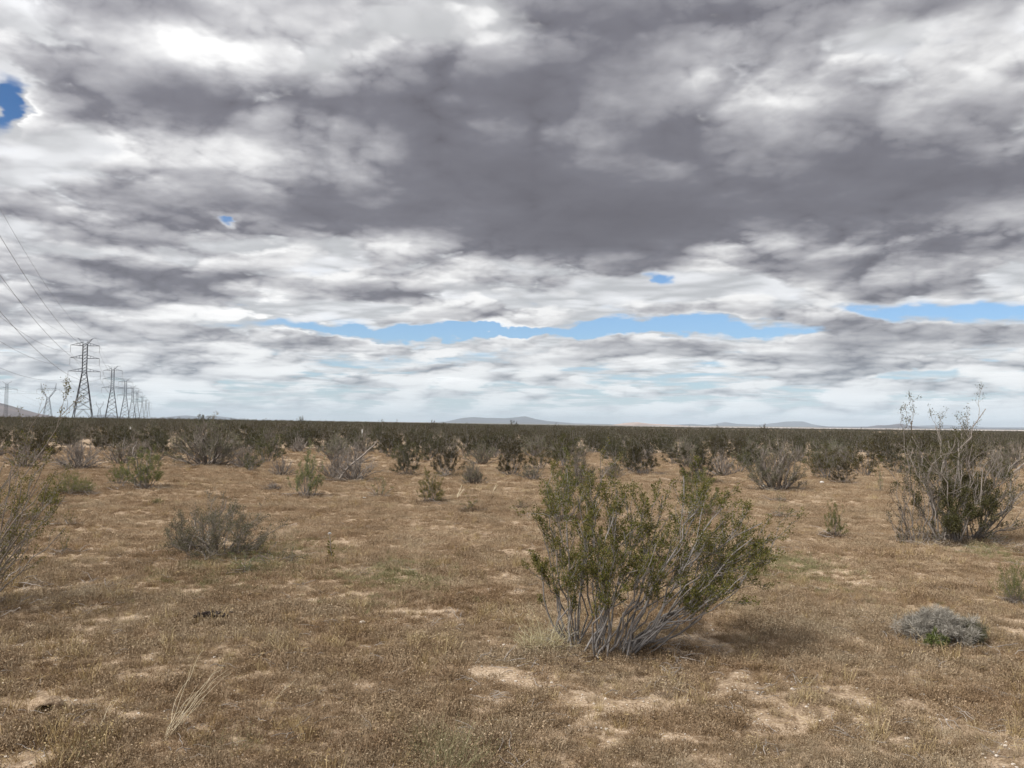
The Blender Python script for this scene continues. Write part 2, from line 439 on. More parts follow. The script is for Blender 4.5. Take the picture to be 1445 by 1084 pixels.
def ground_mat():
    m, nt, out = mat('desert soil')
    g = nt.nodes.new('ShaderNodeNewGeometry'); P = g.outputs['Position']
    sp = nt.nodes.new('ShaderNodeSeparateXYZ'); nt.links.new(P, sp.inputs[0])
    X, Y = S(sp.outputs[0]), S(sp.outputs[1])
    n1 = noise(P, 0.35, 5, 0.6); n2 = noise(P, 6.0, 5, 0.65); n3 = noise(P, 60.0, 3, 0.6)
    f = clamp01((n1 - 0.5) * 1.1 + (n2 - 0.5) * 1.3 + (n3 - 0.5) * 1.7 + 0.5)
    col = ramp(f, [(0.1, (0.215, 0.152, 0.098)), (0.42, (0.34, 0.252, 0.168)), (0.68, (0.475, 0.365, 0.255)), (0.95, (0.65, 0.53, 0.395))])
    # far plain: scrub-covered, then the paler basin and the dry lake bed
    r = S.m('SQRT', X * X + Y * Y)
    far = smooth(r, 250.0, 900.0)
    nf = noise(P, 0.004, 4, 0.6)
    col = mixc(far, col, ramp(nf, [(0.3, (0.13, 0.115, 0.075)), (0.7, (0.20, 0.165, 0.11))]))
    lake = smooth(r + (nf - 0.5) * 1500.0, 3600.0, 3900.0) * (1.0 - smooth(r + (nf - 0.5) * 2500.0, 6200.0, 6900.0))
    side = smooth(X / S.m('MAXIMUM', r, 1.0), 0.10, 0.22)
    col = mixc(lake * side * 0.9, col, (0.62, 0.55, 0.50))
    b = principled(nt, out, col, 0.95, 0.1)
    bp = nt.nodes.new('ShaderNodeBump'); bp.inputs['Strength'].default_value = 0.9; bp.inputs['Distance'].default_value = 0.03
    hh = n2 * 0.6 + n3 * 0.4
    nt.links.new(hh.s, bp.inputs['Height']); nt.links.new(bp.outputs[0], b.inputs['Normal'])
    return m
M['ground'] = ground_mat()

# ---------------------------------------------------------------- ground sheet
def build_ground():
    rr = [0.0]
    r = 0.6
    while r < 42000: rr.append(r); r *= 1.02 if r < 60 else 1.05
    rr = np.array(rr[1:]); na = 540
    # finer towards the view direction
    t = np.linspace(-1, 1, na, endpoint=False)
    ang = np.pi * (0.45 * t + 0.55 * t ** 3)
    X = rr[:, None] * np.sin(ang)[None]; Y = rr[:, None] * np.cos(ang)[None]
    V = np.stack([X, Y, hgt(X, Y)], -1).reshape(-1, 3)
    n = len(rr)
    i = np.arange(n - 1)[:, None] * na; j = np.arange(na)[None]; jn = (j + 1) % na
    Q = np.stack([i + j, i + na + j, i + na + jn, i + jn], -1).reshape(-1, 4)
    V = np.vstack([V, [0, 0, float(hgt(0, 0))]])
    T = np.stack([np.full(na, len(V) - 1), np.arange(na), (np.arange(na) + 1) % na], -1)
    Q = Q[:, ::-1]; T = T[:, ::-1]
    tag(link('ground', mk_mesh('ground', V, Q, T, [M['ground']], smooth=True)), kind='structure')

# ---------------------------------------------------------------- hills on the horizon
def hill(name, pts, dist, depth, col, seed):
    """a ridge whose crest, at its own distance, rises to the elevations given by pts; a real rounded ridge"""
    m, nt, out = mat('hill slope')
    g = nt.nodes.new('ShaderNodeNewGeometry'); n = noise(g.outputs['Position'], 0.0030, 8, 0.7)
    principled(nt, out, ramp(n, [(0.35, tuple(c * 0.55 for c in col)), (0.65, tuple(c * 1.4 for c in col))]), 0.95, 0.1)
    rays = [ray(*p) for p in pts]
    us = np.array([d.x / d.y for d in rays]); es = np.array([d.z / d.y for d in rays])
    nx, nd = 180, 40
    u = np.linspace(us[0], us[-1], nx); e = np.interp(u, us, es)
    s = np.linspace(-1, 1, nd)
    Yd = dist + s[None, :] * depth + 0 * u[:, None]; X = u[:, None] * Yd
    prof = np.clip(1 - np.abs(s) ** 1.3, 0, 1)[None, :]
    base = hgt(X, Yd) - 1.0
    crest = EYE + e[:, None] * dist
    edge = sstep(np.minimum(np.arange(nx), nx - 1 - np.arange(nx)) / nx, 0, 0.06)[:, None]
    ero = fbm(X / 330.0, Yd / 330.0, seed, 5, 0.55) - 0.5
    Z = base + (crest - base) * prof * edge * (1 + ero * (0.22 + 0.7 * (1 - prof)))
    V = np.stack([X, Yd, Z], -1).reshape(-1, 3)
    i = np.arange(nx - 1)[:, None] * nd; j = np.arange(nd - 1)[None]
    Q = np.stack([i + j, i + nd + j, i + nd + j + 1, i + j + 1], -1).reshape(-1, 4)
    tag(link(name, mk_mesh(name, V, Q, None, [m], smooth=True)), kind='structure')

def build_hills():  # far ranges have the air's blue mixed into their base colour
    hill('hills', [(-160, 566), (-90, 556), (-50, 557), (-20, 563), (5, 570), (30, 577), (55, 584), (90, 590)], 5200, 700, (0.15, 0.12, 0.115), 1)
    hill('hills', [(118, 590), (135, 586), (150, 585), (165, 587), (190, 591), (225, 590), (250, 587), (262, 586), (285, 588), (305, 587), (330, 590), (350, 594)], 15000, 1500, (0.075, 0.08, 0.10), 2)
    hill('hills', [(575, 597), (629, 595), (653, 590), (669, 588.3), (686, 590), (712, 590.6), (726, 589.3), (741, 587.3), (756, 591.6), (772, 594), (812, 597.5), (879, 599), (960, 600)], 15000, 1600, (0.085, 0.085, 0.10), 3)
    hill('hills', [(830, 601), (862, 600), (882, 597), (900, 596), (915, 598), (960, 600), (985, 602)], 9000, 700, (0.40, 0.29, 0.23), 4)
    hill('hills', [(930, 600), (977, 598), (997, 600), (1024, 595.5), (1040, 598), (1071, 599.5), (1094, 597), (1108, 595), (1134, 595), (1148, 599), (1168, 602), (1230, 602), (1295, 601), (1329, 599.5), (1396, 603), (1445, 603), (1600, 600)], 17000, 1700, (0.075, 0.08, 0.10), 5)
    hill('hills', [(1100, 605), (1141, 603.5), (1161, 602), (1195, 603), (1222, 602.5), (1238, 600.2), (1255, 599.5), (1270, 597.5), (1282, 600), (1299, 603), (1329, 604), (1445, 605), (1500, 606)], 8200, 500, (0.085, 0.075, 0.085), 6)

# ---------------------------------------------------------------- bushes
def curve(rng, p0, p1, n, kink, lift):
    """a kinked stem from p0 to p1; lift bows it outwards/upwards"""
    t = np.linspace(0, 1, n)[:, None]
    P = p0 + (p1 - p0) * t
    L = np.linalg.norm(p1 - p0)
    P[:, 2] += lift * L * np.sin(np.pi * t[:, 0]) * 0.5
    w = np.cumsum(rng.normal(size=(n, 3)), axis=0); w -= w[0] + (w[-1] - w[0]) * t
    return P + w * kink * L / math.sqrt(n)

class Bush:
    def __init__(s, seed): s.rng = np.random.default_rng(seed); s.wood = Geo(); s.woods = [s.wood]; s.leaf = Geo(); s.P = []; s.A = []
    def stem(s, p0, p1, r, leafy=1.0, depth=2, kink=0.10, lift=0.0, kids=7, leaf_from=0.45, k=4, spread=0.8, twig=0.35):
        rng = s.rng; p0 = np.array(p0, float); p1 = np.array(p1, float)
        L = np.linalg.norm(p1 - p0); n = 9 if depth >= 2 else (6 if depth == 1 else 4)
        P = curve(rng, p0, p1, n, kink, lift)
        s.wood.tube(P, np.linspace(r, r * (0.38 if depth else 0.5), n), k if depth >= 2 else 3)
        if depth == 0:
            s.spray(P, leafy); return
        d = (p1 - p0) / max(L, 1e-6)
        for c in range(kids):
            f = rng.uniform(leaf_from * 0.75, 1.0) if depth >= 2 else rng.uniform(0.2, 1.0)
            q = f * (n - 1); i = min(int(q), n - 2); b = P[i] + (P[i + 1] - P[i]) * (q - i)
            dd = d + rng.normal(size=3) * spread * 0.6 + np.array([0, 0, 0.35]); dd /= np.linalg.norm(dd)
            l = L * rng.uniform(0.6, 1.15) * twig * (1.15 - 0.4 * f)
            s.stem(b, b + dd * l, r * (0.5 if depth >= 2 else 0.55) * (1 - 0.4 * f), leafy, depth - 1, kink * 1.2, 0.05, max(2, int(kids * 0.75)), 0.2, k, spread, twig * 1.1)
        if leafy > 0: s.spray(P[-3:], leafy)
    def spray(s, P, leafy):
        rng = s.rng
        m = rng.poisson(s.per * leafy) if leafy > 0 else 0
        if m == 0: return
        f = rng.uniform(0.25, 1.05, m) * (len(P) - 1); i = np.clip(f.astype(int), 0, len(P) - 2)
        b = P[i] + (P[i + 1] - P[i]) * (f - i)[:, None]
        ax = (P[-1] - P[0]); ax = ax / max(np.linalg.norm(ax), 1e-6)
        s.P.append(b + rng.normal(size=(m, 3)) * s.jit); s.A.append(ax + rng.normal(size=(m, 3)) * 0.8)
    per = 12; jit = 0.012
    def finish(s, lmat, wmat, ll, lw):
        if s.P:
            P = np.vstack(s.P); A = np.vstack(s.A)
            sc_ = s.rng.uniform(0.65, 1.25, len(P)); s.leaf.leaves(P, A, ll * sc_, lw * sc_, s.rng)
        w = [g.mesh('branches' if len(s.woods) == 1 else 'stem', [wmat]) for g in s.woods]; l = s.leaf.mesh('foliage', [lmat]) if s.leaf.n else None
        return (w[0] if len(w) == 1 else w), l

def vase(seed, H, W, nst, per, ll, lw, lmat='leaf', wmat='wood', leafy=1.0, kids=5, depth=2, r=0.012, low=0.25, leaf_from=0.4, bare=0.0, lean=(0, 0), jit=0.02, kink=0.11, k=3):
    """a many-stemmed desert bush fanning out of one root"""
    b = Bush(seed); rng = b.rng; b.per = per; b.jit = jit
    for i in range(nst):
        a = i * 2.39996 + rng.normal() * 0.3
        q = math.sqrt((i + 0.5) / nst)
        rad = W * 0.5 * q * rng.uniform(0.75, 1.1) * 0.82
        hz = H * (1 - (1 - low) * q ** 2.2) * rng.uniform(0.72, 1.0) * 0.86
        root = np.array([math.cos(a), math.sin(a), 0]) * 0.05 * W * rng.uniform(0.3, 1.3) + np.array([0, 0, -0.03])
        tip = np.array([math.cos(a) * rad + lean[0] * hz, math.sin(a) * rad + lean[1] * hz, hz])
        b.stem(root, tip, r * rng.uniform(0.7, 1.2), 0.0 if rng.random() < bare else leafy, depth, kink, rng.uniform(-0.1, 0.12) - 0.0, kids, leaf_from, k, 0.8, 0.33)
    return b.finish(M[lmat], M[wmat], ll, lw)

def put(name, label, cat, loc, meshes, rz=0.0, scale=(1, 1, 1), group=None, tilt=(0, 0)):
    t = thing(name, label, cat, loc, rz, group)
    t.rotation_euler = (tilt[0], tilt[1], rz)
    t.scale = scale
    w, l = meshes
    for q in (w if isinstance(w, list) else [w]): link('stem' if isinstance(w, list) else 'branches', q, t)
    if l is not None: link('foliage', l, t)
    return t

def from_targets(name, label, base_px, roots, targets, lmat, wmat, per, ll, lw, r, seed, leafy=1.0, kids=6, depth=2, leaf_from=0.45, jit=0.015, extra=0, kink=0.10, lift=0.0, twig=0.33, k=5, group=None, cat='bush', dark=()):
    """a bush whose main stems end at places read off the photograph, each at its own depth"""
    B = at(*base_px); b = Bush(seed); b.per = per; b.jit = jit; rng = b.rng
    def pt(px, py, dy):
        d = ray(px, py); t = (B.y + dy) / d.y
        return np.array([d.x * t - B.x, d.y * t - B.y, EYE + d.z * t - B.z])
    R_ = []
    for (rx, ry) in roots:
        g = at(rx, ry); R_.append(np.array([g.x - B.x, g.y - B.y, g.z - B.z - 0.03]))
    b.woods = [Geo() for _ in roots]
    lst = list(targets)
    for _ in range(extra):
        q = targets[rng.integers(len(targets))]
        lst.append((q[0], q[1] + rng.normal() * 24, q[2] + abs(rng.normal()) * 24 - 3, q[3] + rng.normal() * 0.25) + tuple(q[4:]))
    for tg in lst:
        ri, px, py, dy = tg[:4]; lf = tg[4] if len(tg) > 4 else leafy; rs = tg[5] if len(tg) > 5 else 1.0
        tip = pt(px, py, dy); tip[2] = max(tip[2], 0.03)
        b.wood = b.woods[ri]
        root = R_[ri] + rng.normal(size=3) * np.array([0.05, 0.07, 0.0])
        b.stem(root, tip, r * rs * rng.uniform(0.75, 1.15), lf, depth, kink, lift + rng.uniform(-0.08, 0.08), kids, leaf_from, k, 0.8, twig)
    w, l = b.finish(M[lmat], M[wmat], ll, lw)
    for q in dark: w[q].materials[0] = M['wood']
    return put(name, label, cat, B, (w, l), group=group)

# =====================================================================================  pylons
def strut(G, a, b, r): G.bar(a, b, r, 4)
def lattice_pylon():
    """double-circuit lattice tower, 52 m: tapering legs, straight neck, three cross-arms, ground-wire horns"""
    body = Geo(); H0, NECK, TOP = 0.0, 29.0, 46.5
    def half(z):
        if z < NECK: return 5.4 + (1.25 - 5.4) * (z / NECK)
        return 1.25
    lv = [0, 6.5, 12, 16.5, 20.2, 23.4, 26.3, 29] + [29 + i * 1.95 for i in range(1, 10)]
    for k in range(4):
        sx, sy = ((1, 1), (1, -1), (-1, -1), (-1, 1))[k]; sx2, sy2 = ((1, -1), (-1, -1), (-1, 1), (1, 1))[k]
        for a, b in zip(lv[:-1], lv[1:]):
            ha, hb = half(a), half(b); th = 0.27 if b <= NECK else 0.22
            strut(body, (sx * ha, sy * ha, a - (0.4 if a == 0 else 0)), (sx * hb, sy * hb, b), th)
            q = 0.11 if b <= NECK else 0.10
            if a == 0:      # the open bottom bay: a K with struts
                mid = ((sx + sx2) / 2 * hb, (sy + sy2) / 2 * hb, b)
                strut(body, (sx * ha, sy * ha, a), mid, q); strut(body, (sx2 * ha, sy2 * ha, a), mid, q)
            else:
                strut(body, (sx * ha, sy * ha, a), (sx2 * hb, sy2 * hb, b), q)
                strut(body, (sx2 * ha, sy2 * ha, a), (sx * hb, sy * hb, b), q)
            if b in (6.5, 16.5, 29) or b > 46: strut(body, (sx * hb, sy * hb, b), (sx2 * hb, sy2 * hb, b), q)
    arms = []
    for (z, w) in ((29.6, 8.9), (37.8, 8.1), (45.6, 8.0)):
        g = Geo()
        for sx in (1, -1):
            tip = (sx * w, 0, z + 0.1)
            for sy in (1, -1):
                strut(g, (sx * 1.25, sy * 1.25, z), tip, 0.15)
                strut(g, (sx * 1.25, sy * 1.25, z + 2.0), tip, 0.11)
            for f in (0.25, 0.5, 0.75):
                x = sx * (1.25 + (w - 1.25) * f); y = 1.25 * (1 - f)
                strut(g, (x, y, z), (x, -y, z), 0.06); strut(g, (x, y, z), (x, y * 0.9, z + 2.0 * (1 - f)), 0.06)
                strut(g, (x, -y, z), (x, -y * 0.9, z + 2.0 * (1 - f)), 0.06)
        arms.append(g)
    horn = Geo()
    for sx in (1, -1):
        for sy in (1, -1):
            strut(horn, (sx * 1.25, sy * 1.25, 46.5), (sx * 4.3, 0, 50.4), 0.10)
            strut(horn, (-sx * 0.2, sy * 1.0, 46.5), (sx * 4.3, 0, 50.4), 0.07)
        strut(horn, (sx * 1.3, 0, 49.0), (sx * 6.0, 0, 50.5), 0.08)
        strut(horn, (sx * 1.3, 0, 49.0), (sx * 1.25, 1.25, 46.5), 0.08)
    strut(horn, (-1.3, 0, 49.0), (1.3, 0, 49.0), 0.08)
    ins = []
    for (z, w) in ((29.7, 8.9), (37.9, 8.1), (45.7, 8.0)):
        for sx in (1, -1):
            g = Geo(); n = 15; zz = np.linspace(z, z - 4.2, n)
            rad = np.where(np.arange(n) % 2 == 1, 0.16, 0.07)
            g.tube(np.stack([np.full(n, sx * w), np.zeros(n), zz], -1), rad, 6, cap=True)
            ins.append(g.mesh('insulator', [M['insul']]))
    return (body.mesh('lattice_body', [M['steel']]), [g.mesh('crossarm', [M['steel']]) for g in arms], horn.mesh('peak_horns', [M['steel']]), ins)

def cathead_pylon():
    """single-circuit horned tower, 36 m: legs, narrow waist, spreading head with a bridge"""
    body = Geo(); lv = [0, 6, 11, 15, 18.2, 21]
    half = lambda z: 4.2 + (1.1 - 4.2) * z / 21.0
    for k in range(4):
        sx, sy = ((1, 1), (1, -1), (-1, -1), (-1, 1))[k]; sx2, sy2 = ((1, -1), (-1, -1), (-1, 1), (1, 1))[k]
        for a, b in zip(lv[:-1], lv[1:]):
            ha, hb = half(a), half(b)
            strut(body, (sx * ha, sy * ha, a - (0.4 if a == 0 else 0)), (sx * hb, sy * hb, b), 0.16)
            strut(body, (sx * ha, sy * ha, a), (sx2 * hb, sy2 * hb, b), 0.08); strut(body, (sx2 * ha, sy2 * ha, a), (sx * hb, sy * hb, b), 0.08)
            strut(body, (sx * hb, sy * hb, b), (sx2 * hb, sy2 * hb, b), 0.08)
    head = Geo()
    for sx in (1, -1):
        for sy in (1, -1):
            strut(head, (sx * 1.1, sy * 1.1, 21), (sx * 6.6, sy * 0.6, 29), 0.14)
            strut(head, (sx * 0.2, sy * 0.9, 21), (sx * 5.4, sy * 0.6, 29), 0.11)
            strut(head, (sx * 6.6, sy * 0.6, 29), (sx * 6.9, 0, 36), 0.11); strut(head, (sx * 5.4, sy * 0.6, 29), (sx * 6.9, 0, 36), 0.09)
            for f in (0.25, 0.5, 0.75):
                strut(head, (sx * (1.1 + 5.5 * f), sy * (1.1 - 0.5 * f), 21 + 8 * f), (sx * (0.2 + 5.2 * min(1, f + 0.15)), sy * 0.8, 21 + 8 * min(1, f + 0.15)), 0.06)
    br = Geo()
    for sy in (1, -1):
        strut(br, (-10.5, 0, 29.6), (-6.0, sy * 0.6, 29.0), 0.10); strut(br, (10.5, 0, 29.6), (6.0, sy * 0.6, 29.0), 0.10)
        strut(br, (-6.6, sy * 0.6, 29), (6.6, sy * 0.6, 29), 0.11); strut(br, (-6.6, sy * 0.6, 31), (6.6, sy * 0.6, 31), 0.09)
        strut(br, (-10.5, 0, 29.6), (-6.6, sy * 0.6, 31.0), 0.08); strut(br, (10.5, 0, 29.6), (6.6, sy * 0.6, 31.0), 0.08)
        for i in range(8):
            x0 = -6.6 + i * 1.65
            strut(br, (x0, sy * 0.6, 29), (x0 + 1.65, sy * 0.6, 31), 0.05)
    ins = []
    for x in (-10.4, 0.0, 10.4):
        g = Geo(); n = 13; g.tube(np.stack([np.full(n, x), np.zeros(n), np.linspace(29.2, 25.6, n)], -1), np.where(np.arange(n) % 2 == 1, 0.15, 0.06), 6, cap=True)
        ins.append(g.mesh('insulator', [M['insul']]))
    return (body.mesh('lattice_body', [M['steel']]), [head.mesh('spread_head', [M['steel']]), br.mesh('bridge', [M['steel']])], None, ins)

def narrow_pylon():
    """slim square lattice mast, 40 m, one wide cross-arm and two short horns"""
    body = Geo()
    lv = np.linspace(0, 37, 20); half = lambda z: 1.35 - 0.35 * z / 37
    for k in range(4):
        sx, sy = ((1, 1), (1, -1), (-1, -1), (-1, 1))[k]; sx2, sy2 = ((1, -1), (-1, -1), (-1, 1), (1, 1))[k]
        for a, b in zip(lv[:-1], lv[1:]):
            ha, hb = half(a), half(b)
            strut(body, (sx * ha, sy * ha, a - (0.4 if a == 0 else 0)), (sx * hb, sy * hb, b), 0.17)
            strut(body, (sx * ha, sy * ha, a), (sx2 * hb, sy2 * hb, b), 0.07)
    arm = Geo(); horn = Geo(); ins = []
    for sx in (1, -1):
        for sy in (1, -1):
            strut(arm, (sx, sy, 31), (sx * 11.0, 0, 31.2), 0.13); strut(arm, (sx, sy, 33), (sx * 11.0, 0, 31.2), 0.10)
            strut(horn, (sx, sy, 37), (sx * 5.0, 0, 39.6), 0.09)
        g = Geo(); n = 13; g.tube(np.stack([np.full(n, sx * 10.9), np.zeros(n), np.linspace(31.2, 27.2, n)], -1), np.where(np.arange(n) % 2 == 1, 0.15, 0.06), 6, cap=True)
        ins.append(g.mesh('insulator', [M['insul']]))
    strut(horn, (-1, 0, 38.4), (1, 0, 38.4), 0.08)
    return (body.mesh('lattice_body', [M['steel']]), [arm.mesh('crossarm', [M['steel']])], horn.mesh('peak_horns', [M['steel']]), ins)

def put_pylon(parts, label, loc, rz, s, group):
    t = thing('lattice_pylon', label, 'pylon', loc, rz, group); t.scale = (s, s, s)
    body, arms, horn, ins = parts
    link('lattice_body', body, t)
    ao = [link(a.name.split('.')[0], a, t) for a in arms]
    if horn: link('peak_horns', horn, t)
    for q, i in enumerate(ins): link('insulator', i, ao[q // 2] if len(arms) == 3 else ao[-1])
    return t

def wire(name, label, pts, sags, r, group):
    g = Geo()
    for (a, b), sg in zip(zip(pts[:-1], pts[1:]), sags):
        a = np.array(a); b = np.array(b); t = np.linspace(0, 1, 40)[:, None]
        P = a + (b - a) * t; P[:, 2] -= 4 * sg * (t * (1 - t))[:, 0]
        g.tube(P, r, 4)
    tag(link(name, g.mesh(name, [M['wire']])), label, 'power line', group)

def build_pylons():
    A = lattice_pylon(); Bp = cathead_pylon(); Cp = narrow_pylon()
    hd = math.atan2(0.415, 1.0)            # heading of the line, west of north
    rz = hd
    spot = lambda y: Vector((-263 - 0.415 * (y - 509), y, 0))
    rows = [(150, 1.2, None), (509, 1.0, 'tallest lattice pylon with three cross-arms, nearest in the row on the horizon'),
            (770, 1.0, 'second tallest dark lattice pylon, standing just beyond the tallest one'),
            (1008, 1.0, 'third pylon of the shrinking row, paler than the two tall ones'),
            (1219, 1.0, 'fourth pylon of the row, midway along the shrinking line'),
            (1393, 1.0, 'fifth pylon of the row, before the close-set far ones'),
            (1690, 0.98, 'first of the close-set far pylons at the end of the row'),
            (1980, 0.98, 'second smallest pylon near the far end of the row'),
            (2280, 0.98, 'smallest pylon at the far end of the row')]
    tops = []
    for y, s, lab in rows:
        p = spot(y); p.z = float(hgt(p.x, p.y))
        if lab: put_pylon(A, lab, p, rz, s, 'lattice pylons in a row on the horizon')
        else: put_pylon(A, 'lattice pylon beside the viewer whose wires lead to the row on the horizon', p, rz, s, 'lattice pylons in a row on the horizon')
        tops.append((p, s))
    cs, sn = math.cos(rz), math.sin(rz)
    def P(i, x, z):
        p, s = tops[i]; return (p.x + x * s * cs, p.y + x * s * sn, p.z + z * s)
    n = len(tops)
    for (x, z, nm) in ((-8.9, 25.4, 'lowest arms, far side'), (8.9, 25.4, 'lowest arms, near side'), (-8.1, 33.6, 'middle arms, far side'),
                       (8.1, 33.6, 'middle arms, near side'), (-8.0, 41.4, 'top arms, far side'), (8.0, 41.4, 'top arms, near side'),
                       (-6.0, 50.5, 'left peak horns'), (6.0, 50.5, 'right peak horns')):
        pts = [P(i, x, z) for i in range(n)]
        wire('power_line', 'sagging cable strung between the row pylons on their ' + nm, pts, [9.0] + [7.0] * (n - 2), 0.055 if 'horn' not in nm else 0.035, 'cables strung between the row of pylons')
    # a second, lower line further left
    second = []
    for px, d, lab in ((-260, 330, None), (68, 880, 'horned pylon with a spreading two-pronged head, left of the tallest pylon'), (141, 1750, 'tiny faint horned pylon seen beside the foot of the tallest pylon')):
        r_ = ray(px, 560); x = r_.x / r_.y * d; p = Vector((x, d, float(hgt(x, d))))
        if lab: put_pylon(Bp, lab, p, 0.35, 1.05, 'horned pylons of the second line')
        second.append(p)
    for x in (-10.4, 0.0, 10.4):
        f = lambda p, k: (p.x + x * 1.05 * math.cos(0.35), p.y + x * 1.05 * math.sin(0.35), p.z + 26.9 * k)
        wire('power_line', 'thin cable running to the %s of the horned pylon' % {-10.4: 'outer left arm', 0.0: 'middle', 10.4: 'right arm'}[x], [f(second[0], 1.5), f(second[1], 1), f(second[2], 1)], [10, 12], 0.045, 'cables of the second line')
    r_ = ray(9, 560); d = 900
    p = Vector((r_.x / r_.y * d, d, float(hgt(r_.x / r_.y * d, d))))
    put_pylon(Cp, 'slim straight lattice mast with one wide cross-arm in front of the brown hill', p, 0.1, 1.02, None)
    r2 = ray(-190, 560); q = Vector((r2.x / r2.y * 700, 700, 0)); q2 = Vector((ray(150, 560).x / ray(150, 560).y * 2300, 2300, 0))
    for sx in (-1, 1):
        wire('power_line', 'faint cable hanging from the %s tip of the slim mast' % ('left' if sx < 0 else 'right'), [(q.x + sx * 11, q.y, 30), (p.x + sx * 11.0, p.y, p.z + 27.7), (q2.x + sx * 11, q2.y, 27)], [9, 16], 0.05, 'cables of the slim mast')

# =====================================================================================  ground cover (stuff)
def scatter(name, pts, rot, scl, idx, tilt, protos, label, cat):
    """one object: instances of small plants on points, through geometry nodes"""
    me = bpy.data.meshes.new(name)
    me.vertices.add(len(pts)); me.vertices.foreach_set('co', np.asarray(pts, np.float32).ravel())
    R3 = np.stack([tilt[:, 0], tilt[:, 1], rot], -1).astype(np.float32)
    a = me.attributes.new('rot', 'FLOAT_VECTOR', 'POINT'); a.data.foreach_set('vector', R3.ravel())
    a = me.attributes.new('scl', 'FLOAT_VECTOR', 'POINT'); a.data.foreach_set('vector', np.asarray(scl, np.float32).ravel())
    a = me.attributes.new('idx', 'INT', 'POINT'); a.data.foreach_set('value', np.asarray(idx, np.int32))
    ob = link(name, me)
    ng = bpy.data.node_groups.new(name + ' nodes', 'GeometryNodeTree')
    ng.interface.new_socket('Geometry', in_out='INPUT', socket_type='NodeSocketGeometry')
    ng.interface.new_socket('Geometry', in_out='OUTPUT', socket_type='NodeSocketGeometry')
    gi = ng.nodes.new('NodeGroupInput'); go = ng.nodes.new('NodeGroupOutput')
    ip = ng.nodes.new('GeometryNodeInstanceOnPoints'); jn = ng.nodes.new('GeometryNodeJoinGeometry')
    for m_ in reversed(protos):
        p = bpy.data.objects.new(m_.name, m_)
        oi = ng.nodes.new('GeometryNodeObjectInfo'); oi.inputs['Object'].default_value = p; oi.inputs['As Instance'].default_value = True
        ng.links.new(oi.outputs['Geometry'], jn.inputs[0])
    ng.links.new(gi.outputs[0], ip.inputs['Points']); ng.links.new(jn.outputs[0], ip.inputs['Instance'])
    ip.inputs['Pick Instance'].default_value = True
    def attr(nm, ty):
        n = ng.nodes.new('GeometryNodeInputNamedAttribute'); n.data_type = ty; n.inputs['Name'].default_value = nm
        return [o for o in n.outputs if o.enabled and o.name == 'Attribute'][0]
    ng.links.new(attr('idx', 'INT'), ip.inputs['Instance Index'])
    ng.links.new(attr('rot', 'FLOAT_VECTOR'), ip.inputs['Rotation'])
    ng.links.new(attr('scl', 'FLOAT_VECTOR'), ip.inputs['Scale'])
    ng.links.new(ip.outputs[0], go.inputs[0])
    md = ob.modifiers.new('scatter', 'NODES'); md.node_group = ng
    return tag(ob, label, cat, None, 'stuff')

def tuft(seed, n, R_, H, wid, m, up=1.0, curl=0.6, heads=0.6, hl=0.010, hw=0.005):
    rng = np.random.default_rng(seed); g = Geo()
    a = rng.uniform(0, 2 * np.pi, n); q = np.sqrt(rng.uniform(0, 1, n)) * R_
    P = np.stack([np.cos(a) * q, np.sin(a) * q, np.full(n, -0.004)], -1)
    D = np.stack([np.cos(a) * q / R_ * 0.8, np.sin(a) * q / R_ * 0.8, np.full(n, up)], -1) + rng.normal(size=(n, 3)) * 0.38
    D[:, 2] = np.abs(D[:, 2]) + 0.12
    L = H * rng.uniform(0.45, 1.15, n) * (1.05 - 0.45 * q / R_)
    bend = rng.normal(size=(n, 3)) * curl * 0.5; bend[:, 2] -= curl * 0.25
    tip = g.blades(P, D, L, wid * rng.uniform(0.6, 1.3, n), bend, rng)
    k = int(n * heads)
    if k:
        sel = rng.permutation(n)[:k]
        A = rng.normal(size=(k, 3)); A[:, 2] = np.abs(A[:, 2])
        g.leaves(tip[sel], A, hl * rng.uniform(0.6, 1.3, k), hw * rng.uniform(0.7, 1.3, k), rng)
    return g.mesh('dry_tuft', [m])

def litter(seed):
    rng = np.random.default_rng(seed); g = Geo(); n = 26
    P = np.stack([rng.normal(size=n) * 0.06, rng.normal(size=n) * 0.06, rng.uniform(0.002, 0.02, n)], -1)
    A = rng.normal(size=(n, 3)); A[:, 2] *= 0.15
    g.leaves(P, A, rng.uniform(0.015, 0.06, n), rng.uniform(0.002, 0.005, n), rng)
    return g.mesh('dry_litter', [M['mat_gold']])

def twigs(seed):
    rng = np.random.default_rng(seed); g = Geo()
    for i in range(4):
        p = np.array([rng.normal() * .05, rng.normal() * .05, rng.uniform(.004, .02)]); a = rng.uniform(0, 6.28); L = rng.uniform(.05, .17)
        q = p + np.array([math.cos(a) * L, math.sin(a) * L, rng.uniform(-.005, .05)])
        g.tube(curve(rng, p, q, 6, 0.12, 0.1), np.linspace(.0026, .0012, 6) * rng.uniform(.7, 1.3), 4)
    return g.mesh('twig_litter', [M['wood_pale']])

def pebble(seed):
    rng = np.random.default_rng(seed); bm = bmesh.new()
    bmesh.ops.create_icosphere(bm, subdivisions=2, radius=1.0)
    for v in bm.verts: v.co *= 1 + rng.normal() * 0.09; v.co.z *= 0.6
    me = bpy.data.meshes.new('pebble'); bm.to_mesh(me); bm.free(); me.materials.append(M['stone'])
    return me

